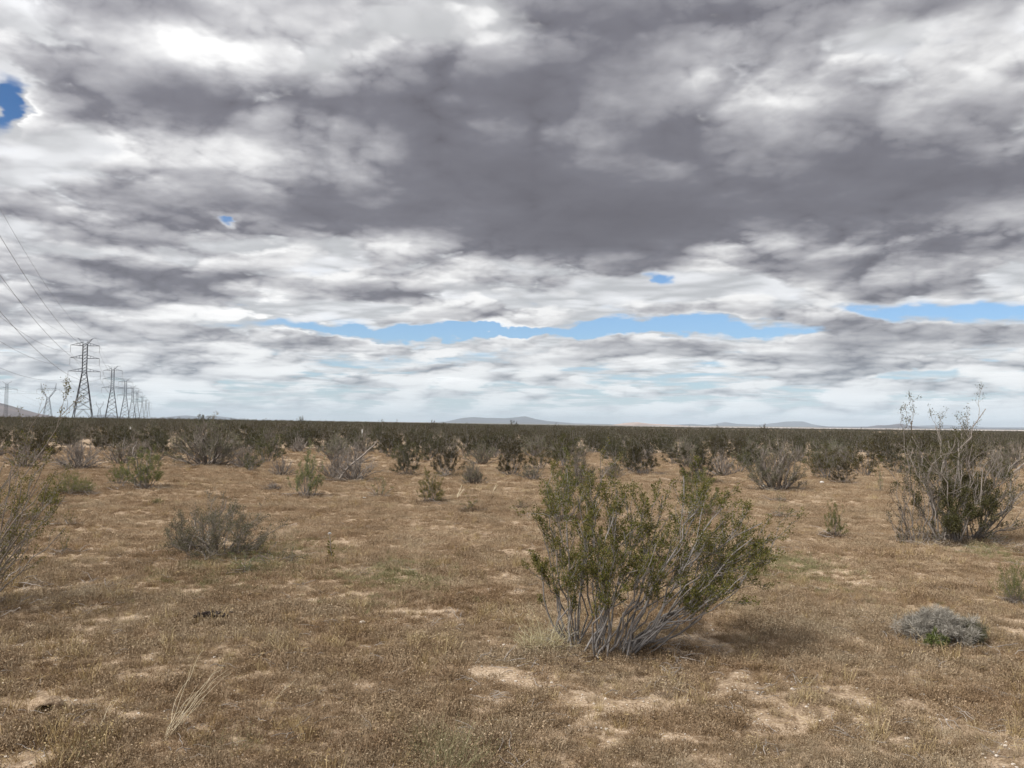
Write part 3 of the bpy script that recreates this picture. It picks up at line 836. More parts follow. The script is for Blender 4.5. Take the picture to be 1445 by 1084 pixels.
BARE = [(650, 938, 1.0, 75), (800, 1000, 1.2, 110), (1080, 978, 1.1, 90), (1395, 1075, 1.0, 90), (1300, 905, 0.6, 80), (920, 1005, 0.8, 80), (1420, 880, 0.8, 70),
        (210, 970, 0.8, 60), (90, 930, 0.5, 60), (490, 960, 0.8, 60), (60, 1000, 0.9, 45), (290, 1045, 0.5, 70), (370, 960, 0.5, 50), (1360, 1010, 0.5, 60), (60, 1075, 0.4, 80), (1010, 1075, 0.7, 70), (1150, 1035, 0.4, 60)]
def bare_field(x, y):
    v = np.zeros_like(x)
    for px, py, a, w in BARE:
        b = at(px, py); d = b.y; s = w / F_PX * d
        v = v + a * np.exp(-((x - b.x) / s) ** 2 - ((y - b.y) / (s * 1.3)) ** 2)
    return v

def wedge(rng, n, r0, r1, half=0.66):
    a = rng.uniform(-half, half, n); r = np.sqrt(rng.uniform(r0 * r0, r1 * r1, n))
    return np.sin(a) * r, np.cos(a) * r

def build_cover():
    rng = np.random.default_rng(77)
    br = [tuft(100 + i, 120, 0.055, 0.050, 0.0026, M['mat_brown'], 0.9, 0.7, 0.55) for i in range(4)]
    gr = [tuft(110 + i, 120, 0.060, 0.060, 0.0026, M['mat_grey'], 1.0, 0.6, 0.6) for i in range(3)]
    go = [tuft(120 + i, 34, 0.035, 0.125, 0.0030, M['mat_gold'], 1.6, 0.5, 0.8, 0.011, 0.0045) for i in range(2)]
    gn = [tuft(130 + i, 80, 0.060, 0.055, 0.0034, M['mat_green'], 0.9, 0.5, 0.3) for i in range(2)]
    li = [litter(140), litter(141)]
    tn = [tuft(150 + i, 110, 0.060, 0.045, 0.0028, M['mat_tan'], 0.9, 0.7, 0.5) for i in range(3)]
    protos = br + gr + go + gn + li + tn + [twigs(160 + i) for i in range(4)]
    X, Y, K, Sc = [], [], [], []
    for r0, r1, dens, s0 in ((2.2, 6.5, 520, 0.92), (6.5, 11, 330, 1.0), (11, 18, 205, 1.12), (18, 30, 88, 1.35), (30, 50, 22, 1.7)):
        n = int(0.66 * (r1 * r1 - r0 * r0) * dens)
        x, y = wedge(rng, n, r0, r1)
        x1 = fbm(x * 1.1, y * 1.7, 21, 4); x2 = fbm(x * 4.5, y * 5.5, 31, 2)
        cover = x1 * 0.42 + x2 * 0.58 - 0.10 * bare_field(x, y)
        fade = -sstep(y, 7, 14) * 0.02          # more soil shows further out
        keep = cover > (0.355 + fade + rng.normal(size=n) * (0.05 + 0.07 * sstep(y, 6, 14)))
        x, y, cover = x[keep], y[keep], cover[keep]; m = len(x)
        hue = fbm(x * 0.45, y * 0.6, 51, 3)
        u = rng.random(m); k = rng.integers(0, 4, m)
        g_ = hue + rng.normal(size=m) * 0.12 > 0.55
        k = np.where(g_ & (u < 0.75), 4 + rng.integers(0, 3, m), k)
        gold = fbm(x * 0.8, y * 1.0, 61, 3)
        k = np.where((u > 0.93) & (gold > 0.47), 7 + rng.integers(0, 2, m), k)
        k = np.where((u > 0.84) & (u < 0.87), 11 + rng.integers(0, 2, m), k)
        k = np.where(rng.random(m) < 0.12 + 0.62 * sstep(y, 5.5, 12), 13 + rng.integers(0, 3, m), k)
        # a few green patches of low weeds
        gp = np.zeros(m)
        for px, py, w in ((1115, 800, 60), (350, 790, 70), (1400, 780, 40), (560, 820, 60)  ):
            b = at(px, py); s = w / F_PX * b.y; gp += np.exp(-((x - b.x) / s) ** 2 - ((y - b.y) / (s * 2.2)) ** 2)
        k = np.where(gp * 0.8 > rng.random(m), 9 + rng.integers(0, 2, m), k)
        X.append(x); Y.append(y); K.append(k)
        big = fbm(x * 2.0, y * 2.4, 71, 3)
        Sc.append(s0 * rng.uniform(0.65, 1.25, m) * (0.42 + 1.15 * big))
    for r0, r1, dens in ((2.2, 7, 75), (7, 14, 26)):
        n = int(0.66 * (r1 * r1 - r0 * r0) * dens); x, y = wedge(rng, n, r0, r1)
        X.append(x); Y.append(y); Sc.append(rng.uniform(0.35, 1.0, n)); u = rng.random(n); K.append(np.where(u < 0.45, 11 + rng.integers(0, 2, n), np.where(u < 0.62, 16 + rng.integers(0, 4, n), np.where(u < 0.74, 7 + rng.integers(0, 2, n), rng.integers(0, 7, n)))))
    X = np.concatenate(X); Y = np.concatenate(Y); K = np.concatenate(K); Sc = np.concatenate(Sc); n = len(X)
    print('tufts', n)
    Z = hgt(X, Y)
    hz = rng.uniform(0.75, 1.25, n)
    scatter('dry_ground_cover', np.stack([X, Y, Z], -1), rng.uniform(0, 6.28, n), np.stack([Sc, Sc, Sc * hz], -1), K,
            rng.normal(size=(n, 2)) * 0.12, protos, 'low mat of dried brown annual plants covering the sandy desert floor', 'dry grass')
    # gravel
    pb = [pebble(i) for i in range(4)]
    P = []
    for r0, r1, dens in ((2.2, 7, 220), (7, 14, 50), (14, 30, 3)):
        n = int(0.66 * (r1 * r1 - r0 * r0) * dens); x, y = wedge(rng, n, r0, r1)
        keep = (fbm(x * 1.1, y * 1.7, 21, 4) * 0.65 - 0.3 * bare_field(x, y)) < 0.30 + rng.normal(size=n) * 0.05
        P.append(np.stack([x, y], -1)[keep])
    P = np.vstack(P); n = len(P); print('pebbles', n)
    s = 0.0042 * np.exp(rng.normal(size=n) * 0.5)
    scatter('gravel', np.column_stack([P, hgt(P[:, 0], P[:, 1]) + 0.003]), rng.uniform(0, 6.28, n), np.stack([s, s * rng.uniform(0.6, 1, n), s], -1), rng.integers(0, 4, n), np.zeros((n, 2)), pb, 'small pale stones scattered over the bare sandy patches', 'gravel')

# =====================================================================================  bushes
def fast_vase(seed, **k): return vase(seed, **k)

def build_shade_litter(taken):  # litter added round bush feet, its dark tone standing in for contact shade
    rng = np.random.default_rng(91); X, Y, K, Sc = [], [], [], []
    protos = [tuft(170 + i, 110, 0.06, 0.055, 0.0028, M['mat_shade'], 0.9, 0.8, 0.3) for i in range(3)] + [twigs(180 + i) for i in range(4)] + [litter(190)]
    for x, y, r in taken:
        d = math.hypot(x, y); n = int(60 * min(r, 1.2) ** 1.3 * (2.2 if d < 9 else 1.2)) + 4
        q = rng.normal(size=(n, 2)) * r * 0.42
        X.append(x + q[:, 0]); Y.append(y + q[:, 1]); K.append(np.where(rng.random(n) < 0.6, rng.integers(0, 3, n), rng.integers(3, 8, n))); Sc.append(rng.uniform(0.7, 1.5, n) * (1 if d < 12 else 1.5))
    X, Y, K, Sc = (np.concatenate(q) for q in (X, Y, K, Sc)); n = len(X)
    scatter('shade_litter', np.stack([X, Y, hgt(X, Y)], -1), rng.uniform(0, 6.28, n), np.stack([Sc, Sc, Sc * rng.uniform(.7, 1.2, n)], -1), K, rng.normal(size=(n, 2)) * 0.1, protos, 'dry litter and twigs at the feet of the bushes, darkened as contact shade', 'litter')

def build_bushes():
    rng = np.random.default_rng(5)
    # --- prototypes, about 1.3 m tall and 1.5 m wide
    mid = {
        'leafy': [vase(200 + i, 1.3, 1.5, 22, 24, 0.022, 0.012, 'leaf', 'wood', kids=5, r=0.010) for i in range(3)],
        'olive': [vase(210 + i, 1.3, 1.5, 24, 24, 0.022, 0.012, 'leaf_far', 'wood', kids=5, r=0.010, low=0.2) for i in range(2)],
        'twiggy': [vase(220 + i, 1.2, 1.6, 44, 7, 0.022, 0.011, 'leaf_grey', 'wood_dead', kids=7, r=0.016, low=0.22, bare=0.3) for i in range(2)],
        'dead': [vase(230, 1.1, 1.7, 46, 0, 0.02, 0.01, 'leaf_grey', 'wood_dead', kids=7, r=0.017, low=0.15, leafy=0)],
        'sprig': [vase(240 + i, 1.3, 1.2, 6, 16, 0.022, 0.012, 'leaf', 'wood', kids=4, r=0.010, low=0.45, leaf_from=0.2) for i in range(2)],
        'green': [vase(250, 0.9, 1.5, 46, 12, 0.030, 0.006, 'leaf_bright', 'wood_dead', kids=4, r=0.006, low=0.35, leaf_from=0.25)],
    }
    far = {
        'near': [vase(340 + i, 1.3, 1.5, 18, 15, 0.028, 0.015, 'leaf_olive', 'wood', kids=5, r=0.012, jit=0.025) for i in range(3)],
        'leafy': [vase(300 + i, 1.3, 1.5, 17, 15, 0.034, 0.018, 'leaf_far', 'wood', kids=4, r=0.012, jit=0.03) for i in range(5)],
        'twiggy': [vase(320 + i, 1.2, 1.6, 34, 5, 0.032, 0.016, 'leaf_grey', 'wood_dead', kids=5, r=0.020, low=0.22, bare=0.3) for i in range(2)],
        'dead': [vase(330, 1.0, 1.7, 34, 0, 0.02, 0.01, 'leaf_grey', 'wood_dead', kids=5, r=0.020, low=0.15, leafy=0)],
    }
    taken = []
    def hb(px, py, wpx, hpx, kind, v, label, name='creosote_bush', cat='bush', rz=None, tilt=(0, 0), group=None):
        B = at(px, py); d = B.y; W0 = {'twiggy': 1.6, 'dead': 1.7, 'sprig': 1.2, 'green': 1.5}.get(kind, 1.5); H0 = {'twiggy': 1.2, 'dead': 1.1, 'green': 0.9}.get(kind, 1.3)
        w = wpx / F_PX * d / W0 * 1.08; h = hpx / F_PX * d / H0 * 1.10
        taken.append((B.x, B.y, wpx / F_PX * d * 0.5))
        return put(name, label, cat, B, mid[kind][v % len(mid[kind])], rng.uniform(0, 6.28) if rz is None else rz, (w, w, h), group, tilt)

    # --- the large bush in front
    from_targets('creosote_bush', 'large leaning green creosote bush with bare grey lower stems, nearest in the open ground', (850, 919),
        [(806, 914), (842, 922), (880, 922)],
        [(0, 756, 790, .10), (0, 766, 745, .25), (0, 785, 700, .35), (0, 800, 660, .45), (0, 770, 680, .2), (0, 835, 705, 0), (0, 850, 662, .3), (0, 815, 735, -.2), (0, 790, 770, -.25),
         (1, 870, 690, .35), (1, 880, 750, -.3), (1, 905, 725, 0), (1, 915, 770, -.35), (1, 862, 765, -.4), (1, 935, 700, .25), (1, 848, 800, -.45), (1, 900, 805, -.4), (1, 920, 712, .1), (1, 838, 735, .1), (1, 845, 775, -.2), (1, 828, 690, .3), (0, 826, 760, 0), (1, 855, 715, .2), (0, 815, 700, .2), (1, 865, 735, 0), (0, 795, 830, -.3), (0, 765, 815, 0), (1, 890, 715, -.1),
         (2, 965, 672, .4), (2, 1000, 690, .15), (2, 1022, 735, -.1), (2, 1052, 728, .3), (2, 1084, 766, 0), (2, 1074, 778, .25), (2, 1088, 752, .2), (2, 1076, 738, -.1), (2, 1086, 782, -.15), (2, 1062, 760, -.25), (2, 1058, 790, .1), (2, 1050, 812, -.3), (2, 1020, 800, .2), (2, 1066, 795, -.2), (2, 1030, 832, -.15), (2, 985, 845, -.3), (2, 958, 785, -.35), (2, 1000, 765, .4), (2, 940, 735, .1), (2, 985, 720, -.2), (2, 1045, 760, .1)],
        'leaf', 'wood', 17, 0.0148, 0.0076, 0.0082, 41, kids=8, leaf_from=0.58, extra=12, jit=0.010, twig=0.27)
    B = at(850, 919); taken.append((B.x, B.y, 0.9))
    # --- the tall pale-branched bush on the right
    P_ = 0.25
    from_targets('creosote_bush', 'tall sparse bush with long bleached branches and dark leafy tips above the skyline', (1345, 765),
        [(1330, 764), (1350, 767), (1375, 762), (1342, 765), (1372, 764)],
        [(0, 1286, 594, .1, .9, 1.5), (0, 1276, 612, .3, .8, 1.2), (0, 1300, 640, -.2, .3, 1.2), (0, 1320, 602, .2, .6, 1.2), (0, 1338, 622, .1, .5, 1.1), (1, 1362, 626, .2, .7, 1.2), (1, 1391, 577, 0, .8, 1.4), (1, 1372, 616, -.2, .5, 1.1),
         (2, 1440, 632, .2, 0, 1.2), (2, 1412, 632, -.3, 0, 1.3), (2, 1462, 640, .3, .1, 1.4), (2, 1478, 662, 0, .2, 1.5), (1, 1400, 650, -.3, .1, 1.0), (4, 1450, 690, -.4, .5, 1.1), (2, 1470, 735, -.2, .3, 1.0),
         (3, 1365, 665, .2, 1.7, .6), (3, 1372, 665, .2, 1.7, .6), (3, 1345, 690, -.2, 1.8, .6), (3, 1338, 690, -.2, 1.8, .6), (4, 1385, 690, .1, 1.8, .6), (4, 1398, 690, .1, 1.8, .6), (3, 1350, 650, .4, 1.4, .6), (3, 1358, 650, .4, 1.4, .6), (4, 1405, 705, -.2, 1.5), (3, 1370, 715, -.4, 1.6, .6), (4, 1388, 715, -.4, 1.6, .6), (3, 1330, 720, -.3, 1.2), (3, 1325, 670, .3, 1.0),
         (3, 1372, 640, .3, 1.0), (4, 1420, 670, .3, 1.1), (4, 1395, 735, -.5, .7), (3, 1345, 735, -.5, .9), (2, 1430, 745, -.4, .3, .9), (2, 1415, 758, -.6, .1, .9), (0, 1300, 750, -.4, .2, .9)],
        'leaf_olive', 'wood_pale', 15, 0.021, 0.011, 0.0115, 43, kids=7, leaf_from=0.40, extra=26, jit=0.02, kink=0.13, twig=0.30, dark=(3, 4))
    B = at(1345, 765); taken.append((B.x, B.y, 1.0))
    from_targets('creosote_bush', 'loose grey-brown sprawling shrub at the left foot of the tall bleached bush', (1288, 766),
        [(1280, 766), (1300, 766)],
        [(0, 1252, 660, .1), (0, 1258, 700, -.1), (0, 1262, 740, -.2), (0, 1275, 650, .2), (0, 1290, 680, 0), (1, 1310, 680, .2), (1, 1300, 715, -.2), (0, 1250, 725, .2), (0, 1270, 755, -.3), (1, 1315, 740, -.2)],
        'leaf_far', 'wood_dead', 9, 0.018, 0.009, 0.008, 44, kids=5, leaf_from=0.35, extra=6, jit=0.015, leafy=0.8)
    # --- the bush cut by the left edge
    from_targets('creosote_bush', 'leaning bush cut by the left edge, long pale stems rising past the skyline', (-62, 862),
        [(-40, 856), (-62, 866), (-85, 860)],
        [(0, 113, 560, .1, 1.6, 1.0), (1, 68, 566, .3, .5, 0.7), (0, 66, 640, -.2, .9), (0, 78, 665, .1, .9), (0, 92, 700, -.2, .9), (0, 70, 690, .2, .9), (0, 60, 720, -.3, .8),
         (1, 40, 632, .3, .5), (1, 22, 645, .5, .6), (1, 50, 665, .5, 1.0), (0, 45, 740, -.3, .6), (0, 60, 690, -.4, .9), (1, 30, 690, -.2, .9), (2, 5, 655, .3, .6), (2, -20, 650, .2, .8), (1, 15, 668, .1, .4), (0, 50, 690, -.3, .4), (1, 35, 735, -.5, .3), (0, 75, 715, .4, .6), (0, 40, 775, -.4, .3), (1, 5, 720, -.3, .4), (0, 85, 680, .3, .8), (0, 62, 655, .2, .5), (1, 10, 700, -.4, .9), (0, 92, 745, 0, .5), (2, -60, 640, .2, .8), (2, -120, 660, 0, .8), (2, -100, 700, -.3, .9)],
        'leaf', 'wood_dead', 8, 0.0150, 0.0078, 0.0080, 47, kids=8, leaf_from=0.35, extra=0, jit=0.012, kink=0.06, lift=-0.02, twig=0.2)
    B = at(-62, 862); taken.append((B.x, B.y, 1.2))
    # --- the low grey bush in the left middle and its neighbours
    from_targets('creosote_bush', 'rounded grey twiggy bush with thin olive leaves, in the open ground left of centre', (300, 781),
        [(270, 778), (295, 783), (325, 780), (345, 776)],
        [(0, 236, 755, 0), (0, 240, 745, .2), (0, 255, 728, .3), (0, 262, 745, -.3), (0, 280, 728, .1), (1, 295, 728, .4), (1, 305, 738, -.3), (1, 320, 706, .3), (1, 285, 742, -.4), (2, 335, 722, .2), (2, 350, 738, -.2), (2, 362, 740, .1),
         (2, 345, 750, -.4), (3, 375, 755, .1), (3, 368, 768, -.2), (3, 340, 730, .4), (0, 232, 770, -.2), (1, 312, 752, -.5), (1, 270, 755, -.5)],
        'leaf_grey', 'wood_dead', 6, 0.016, 0.008, 0.008, 51, kids=8, leaf_from=0.2, extra=34, jit=0.015, kink=0.14, twig=0.36)
    B = at(300, 781); taken.append((B.x, B.y, 0.8))
    hb(345, 806, 62, 34, 'sprig', 0, 'small green seedling bush in front of the rounded grey bush', 'creosote_seedling', 'seedling')
    hb(378, 798, 50, 30, 'sprig', 1, 'low sprig beside the seedling in front of the rounded grey bush', 'creosote_seedling', 'seedling')
    hb(412, 794, 16, 40, 'sprig', 1, 'thin upright leafy sprig right of the rounded grey bush', 'creosote_seedling', 'seedling')
    hb(205, 690, 82, 62, 'leafy', 0, 'dense olive bush with one crooked pale branch, left in the middle distance')
    from_targets('creosote_bush', 'crooked bleached dead branches standing at the left side of the dense olive bush', (188, 688), [(188, 688)],
        [(0, 205, 622, .1, 0, 1.3), (0, 192, 628, -.1, 0, 1.2), (0, 178, 650, .1, 0, 1), (0, 210, 640, 0, 0, 1)], 'leaf_grey', 'wood_pale', 0, .02, .01, 0.02, 53, leafy=0, kids=4, kink=0.2, twig=0.22)
    hb(168, 684, 40, 34, 'leafy', 1, 'small leafy bush tucked against the crooked bleached branches')
    hb(97, 699, 62, 36, 'green', 0, 'bright green rounded low shrub left in the middle distance', 'green_shrub', 'shrub')
    hb(122, 697, 36, 22, 'green', 0, 'small green shrub at the right end of the bright green one', 'green_shrub', 'shrub')
    hb(68, 714, 36, 30, 'green', 0, 'yellow-green shrub at the left end of the bright green one', 'green_shrub', 'shrub')
    hb(110, 662, 88, 46, 'dead', 0, 'bare grey-brown dead bush behind the bright green shrubs', 'dead_bush')
    hb(292, 657, 128, 66, 'twiggy', 0, 'wide grey bush of fanning bare stems, left of centre in the middle distance')
    hb(345, 660, 60, 36, 'dead', 0, 'drooping dead stems at the right foot of the wide fanning bush', 'dead_bush')
    hb(432, 702, 58, 74, 'leafy', 2, 'upright narrow bush with pale stems, left of the fallen branches', tilt=(0, 0.22))
    hb(500, 678, 92, 40, 'dead', 0, 'tangled heap of fallen grey dead branches in the middle distance', 'dead_bush', tilt=(0.1, 0.35))
    hb(470, 676, 60, 44, 'dead', 0, 'bare dead bush lying against the fallen grey branches', 'dead_bush', tilt=(0, 0.3))
    hb(575, 671, 52, 54, 'olive', 0, 'dark vase-shaped bush just right of the fallen branches')
    hb(608, 709, 54, 46, 'leafy', 1, 'compact olive bush alone on the sand, centre of the middle distance')
    hb(628, 672, 58, 56, 'olive', 1, 'dark bush directly behind the compact olive one')
    hb(667, 682, 46, 34, 'twiggy', 1, 'low silvery-green bush in front of the dark scrub, right of the compact olive one')
    hb(722, 672, 54, 54, 'olive', 0, 'grey-stemmed bush left of the large leaning bush, at the scrub edge')
    hb(537, 702, 44, 34, 'sprig', 0, 'sparse thin sprig left of the compact olive bush', 'creosote_seedling', 'seedling')
    hb(663, 722, 50, 26, 'sprig', 1, 'flat sparse seedling on the sand between the compact olive and large bushes', 'creosote_seedling', 'seedling')
    hb(735, 718, 14, 22, 'sprig', 0, 'tiny seedling just left of the large leaning bush', 'creosote_seedling', 'seedling')
    hb(905, 670, 66, 62, 'olive', 1, 'dark V-shaped bush seen over the large leaning bush')
    hb(1095, 692, 104, 80, 'twiggy', 1, 'big grey V-shaped twiggy bush at the scrub edge, right of centre')
    hb(1188, 683, 42, 34, 'olive', 0, 'small dark round bush right of the grey V-shaped bush')
    hb(1178, 757, 36, 50, 'leafy', 1, 'knee-high upright leafy bush standing alone on the right sand')
    hb(1100, 730, 26, 24, 'sprig', 1, 'tiny leafy seedling below the grey V-shaped bush', 'creosote_seedling', 'seedling')
    hb(1100, 708, 22, 18, 'sprig', 0, 'faint spindly seedling right under the grey V-shaped bush', 'creosote_seedling', 'seedling')
    hb(1243, 694, 20, 48, 'sprig', 1, 'slim upright leafy sprig left of the tall bleached bush', 'creosote_seedling', 'seedling')
    hb(795, 735, 90, 90, 'leafy', 2, 'dense green bush behind the left half of the large leaning bush')
    hb(985, 728, 84, 72, 'leafy', 0, 'green bush showing behind the right half of the large leaning bush')
    hb(815, 690, 70, 52, 'twiggy', 0, 'grey twiggy bush behind the top left of the large leaning bush')
    hb(985, 682, 74, 58, 'olive', 0, 'dark olive bush behind the top right of the large leaning bush')
    hb(385, 692, 30, 12, 'dead', 0, 'low bare twigs on the sand left of the upright narrow bush', 'dead_bush')
    hb(45, 735, 40, 40, 'sprig', 0, 'small leafy plant behind the leaning bush at the left edge', 'creosote_seedling', 'seedling')
    hb(95, 742, 30, 26, 'sprig', 1, 'spindly seedling right of the leaning bush at the left edge', 'creosote_seedling', 'seedling')
    hb(90, 782, 24, 40, 'sprig', 0, 'wiry dark sprig on the sand right of the leaning left-edge bush', 'creosote_seedling', 'seedling')
    hb(222, 712, 22, 10, 'green', 0, 'tiny green weed clump in front of the dense olive bush', 'green_shrub', 'shrub')
    hb(1432, 852, 58, 62, 'green', 0, 'bright green bushy shrub cut by the right edge', 'green_shrub', 'shrub')
    # --- grey dome and its small companions on the right
    ms = vase(260, 0.30, 0.66, 110, 12, 0.050, 0.0028, 'leaf_silver', 'wood_dead', kids=4, r=0.0028, low=0.3, leaf_from=0.3, jit=0.008)
    B = at(1325, 908); put('grey_shrub', 'low silvery dome of fine dry twigs on the right foreground', 'shrub', B, ms, 0.4, (1.08, 0.95, 0.85)); taken.append((B.x, B.y, .4))
    ms2 = vase(261, 0.20, 0.36, 60, 12, 0.026, 0.0032, 'leaf_grey', 'wood_dead', kids=4, r=0.0025, low=0.35, leaf_from=0.3, jit=0.008)
    put('grey_shrub', 'smaller grey-green clump at the right end of the silvery dome', 'shrub', at(1368, 908), ms2, 1.0, (1.0, 0.9, 0.95))
    ms3 = vase(262, 0.14, 0.20, 40, 12, 0.018, 0.005, 'leaf_bright', 'wood_dead', kids=3, r=0.002, low=0.4, leaf_from=0.3, jit=0.006)
    put('green_weed', 'small yellow-green weed at the front foot of the silvery dome', 'weed', at(1322, 917), ms3, 2.0)
    build_shade_litter(taken)
    # --- belt of scrub, one object per bush
    pts = []
    T = np.array(taken)
    tries = 0
    while len(pts) < 250 and tries < 60000:
        tries += 1
        r = math.sqrt(rng.uniform(19 ** 2, 62 ** 2)); a = rng.uniform(-0.585, 0.585)
        x, y = math.sin(a) * r, math.cos(a) * r
        p = sstep(np.array(r), 24.0, 37.0) * 0.88 + 0.14
        p *= 0.35 + 1.3 * float(vnoise(np.array(x * 0.13), np.array(y * 0.13), 88))
        if a < -0.30 and r < 27: continue
        if rng.random() > p: continue
        if min(np.hypot(T[:, 0] - x, T[:, 1] - y) - T[:, 2]) < 0.7: continue
        mind = 1.55 if r > 32 else 2.0
        if any((x - q[0]) ** 2 + (y - q[1]) ** 2 < mind ** 2 for q in pts): continue
        pts.append((x, y))
    pts.sort(key=lambda q: math.hypot(*q))
    print('belt', len(pts), math.hypot(*pts[-1]))
    zone = [(-0.40, 'below the tallest pylon'), (-0.20, 'left of centre'), (0.0, 'below the long blue hill'), (0.2, 'beyond the large leaning bush'), (0.40, 'between the large and the tall bleached bush'), (9, 'behind the tall bleached bush')]
    for i, (x, y) in enumerate(pts):
        a = math.atan2(x, y); r = math.hypot(x, y)
        zn = [z for lim, z in zone if a < lim][0]
        u = rng.random(); kind = 'leafy' if u < 0.72 else ('twiggy' if u < 0.93 else 'dead')
        tier = 'front scrub' if r < 33 else ('middle scrub' if r < 46 else 'dense far scrub')
        s = rng.uniform(0.85, 1.42) * (0.62 + 0.38 * float(sstep(np.array(r), 24, 33))); h = s * rng.uniform(0.75, 0.98)
        look = {'leafy': ('tall dark olive' if h > 0.98 else 'low dark olive') + ' creosote bush', 'twiggy': 'grey twiggy thin-leaved bush', 'dead': 'bare grey dead bush'}[kind]
        lst = far['near' if kind == 'leafy' and r < 34 else kind]
        put('dead_bush' if kind == 'dead' else 'creosote_bush', '%s, %s, %s' % (look, tier, zn), 'bush', (x, y, float(hgt(x, y))), lst[rng.integers(len(lst))], rng.uniform(0, 6.28),
            (s * rng.uniform(0.9, 1.15), s * rng.uniform(0.9, 1.15), h), 'creosote scrub, ' + tier, (rng.normal() * 0.08, rng.normal() * 0.08))
    rmax = math.hypot(*pts[-1])
    # --- beyond: the mass of scrub that reads as one dark band
    lo = []
    for i in range(5):
        w, l = vase(400 + i, 1.3, 1.6, 12, 13, 0.055, 0.030, 'leaf_far', 'wood', kids=3, r=0.014, jit=0.05, depth=1)
        lo.append((w, l))
    w, l = vase(410, 1.15, 1.6, 18, 2, 0.05, 0.02, 'leaf_grey', 'wood_dead', kids=3, r=0.012, jit=0.04, depth=1, low=0.2); lo.append((w, l))
    protos = [join_two('scrub', w, l) for w, l in lo]
    X, Y = [], []
    for r0, r1, dens in ((rmax * 0.93, 140, 0.24), (140, 320, 0.16), (320, 800, 0.035), (800, 1500, 0.009)):
        n = int(0.64 * (r1 * r1 - r0 * r0) * dens); x, y = wedge(rng, n, r0, r1, 0.64)
        if r0 < 100:
            P_ = np.array(pts); k = np.array([np.min(np.hypot(P_[:, 0] - a_, P_[:, 1] - b_)) > 1.4 if math.hypot(a_, b_) < rmax + 2 else True for a_, b_ in zip(x, y)])
            x, y = x[k], y[k]
        X.append(x); Y.append(y)
    X = np.concatenate(X); Y = np.concatenate(Y); n = len(X); print('scrub', n)
    r = np.hypot(X, Y); s = rng.uniform(0.6, 1.35, n) * (1 + sstep(r, 300, 900) * 0.25); hz = rng.uniform(0.8, 1.1, n) / (1 + sstep(r, 300, 900) * 0.25)
    scatter('scrub', np.stack([X, Y, hgt(X, Y)], -1), rng.uniform(0, 6.28, n), np.stack([s, s, s * hz], -1), rng.choice(6, n, p=[.18, .18, .18, .18, .16, .12]), rng.normal(size=(n, 2)) * 0.05, protos,
            'far mass of creosote scrub merging into a dark band under the skyline', 'scrub')
    tall = []
    # a few taller plants that break the skyline
    for px, d, h in ((283, 95, 2.3), (297, 120, 2.0), (425, 190, 2.3), (560, 170, 2.0), (612, 150, 2.2), (626, 160, 2.1), (725, 130, 2.4), (1078, 120, 2.2), (785, 200, 2.3)):
        q = ray(px, 600); x = q.x / q.y * d
        tall.append((x, d, h))
    for i, (x, y, h) in enumerate(tall):
        put('creosote_bush', ['taller bush poking above the skyline under the faint left hills', 'second skyline bush beside the one under the faint left hills', 'small dark bush tip on the skyline left of centre',
             'tiny dark bush tip on the skyline near the white post', 'dark bush tip on the skyline at the left end of the long blue hill', 'bush tip on the skyline just left of the long blue hill', 'dark bush breaking the skyline under the long blue hill',
             'tiny bush tip on the skyline left of the grey V-shaped bush', 'small bush tip on the skyline right of the long blue hill'][i], 'bush', (x, y, float(hgt(x, y))), far['leafy'][i % 5], rng.uniform(0, 6), (h / 1.5, h / 1.5, h / 1.18))

def join_two(name, a, b):
    """one mesh with both materials, for the far scrub"""
    def arr(me):
        V = np.empty(len(me.vertices) * 3, np.float32); me.vertices.foreach_get('co', V)
        L = np.empty(len(me.loops), np.int32); me.loops.foreach_get('vertex_index', L)
        return V.reshape(-1, 3), L.reshape(-1, 4)
    V1, Q1 = arr(a); V2, Q2 = arr(b)
    return mk_mesh(name, np.vstack([V1, V2]), np.vstack([Q1, Q2 + len(V1)]), None, [a.materials[0], b.materials[0]],
                   qm=np.concatenate([np.zeros(len(Q1), np.int32), np.ones(len(Q2), np.int32)]))

# =====================================================================================  small things
def straw_fan(base_px, tips, r, name, label, cat, seed, m='straw_pale', heads=False):
    B = at(*base_px); g = Geo(); rng = np.random.default_rng(seed)
    for px, py, dy in tips:
        d = ray(px, py); t = (B.y + dy) / d.y
        tip = np.array([d.x * t - B.x, d.y * t - B.y, max(0.02, EYE + d.z * t - B.z)])
        P = curve(rng, np.array([rng.normal() * .01, rng.normal() * .01, 0.0]), tip, 9, 0.05, 0.05)
        g.tube(P, np.linspace(r, r * 0.45, 9), 4)
    o = link(name, g.mesh(name, [M[m]]), None, B)
    return tag(o, label, cat)

def rock(base_px, size, name, label, cat, m, seed, flat=0.6, sub=3, lump=0.16):
    B = at(*base_px); rng = np.random.default_rng(seed); bm = bmesh.new()
    bmesh.ops.create_icosphere(bm, subdivisions=sub, radius=1.0)
    ph = rng.uniform(0, 6, 9)
    for v in bm.verts:
        c = v.co.copy()
        k = 1 + lump * (math.sin(3.1 * c.x + ph[0]) + math.sin(3.7 * c.y + ph[1]) + math.sin(4.3 * c.z + ph[2]) + 0.6 * math.sin(8 * c.x + 6 * c.y + ph[3]) + 0.5 * math.sin(9 * c.y - 7 * c.z + ph[4])) * 0.5
        v.co = c * k; v.co.z *= flat
    me = bpy.data.meshes.new(name); bm.to_mesh(me); bm.free(); me.materials.append(M[m])
    o = link(name, me, None, B + Vector((0, 0, size * flat * 0.55))); o.scale = (size, size * 0.8, size); o.rotation_euler = (0, 0, seed)
    return tag(o, label, cat)

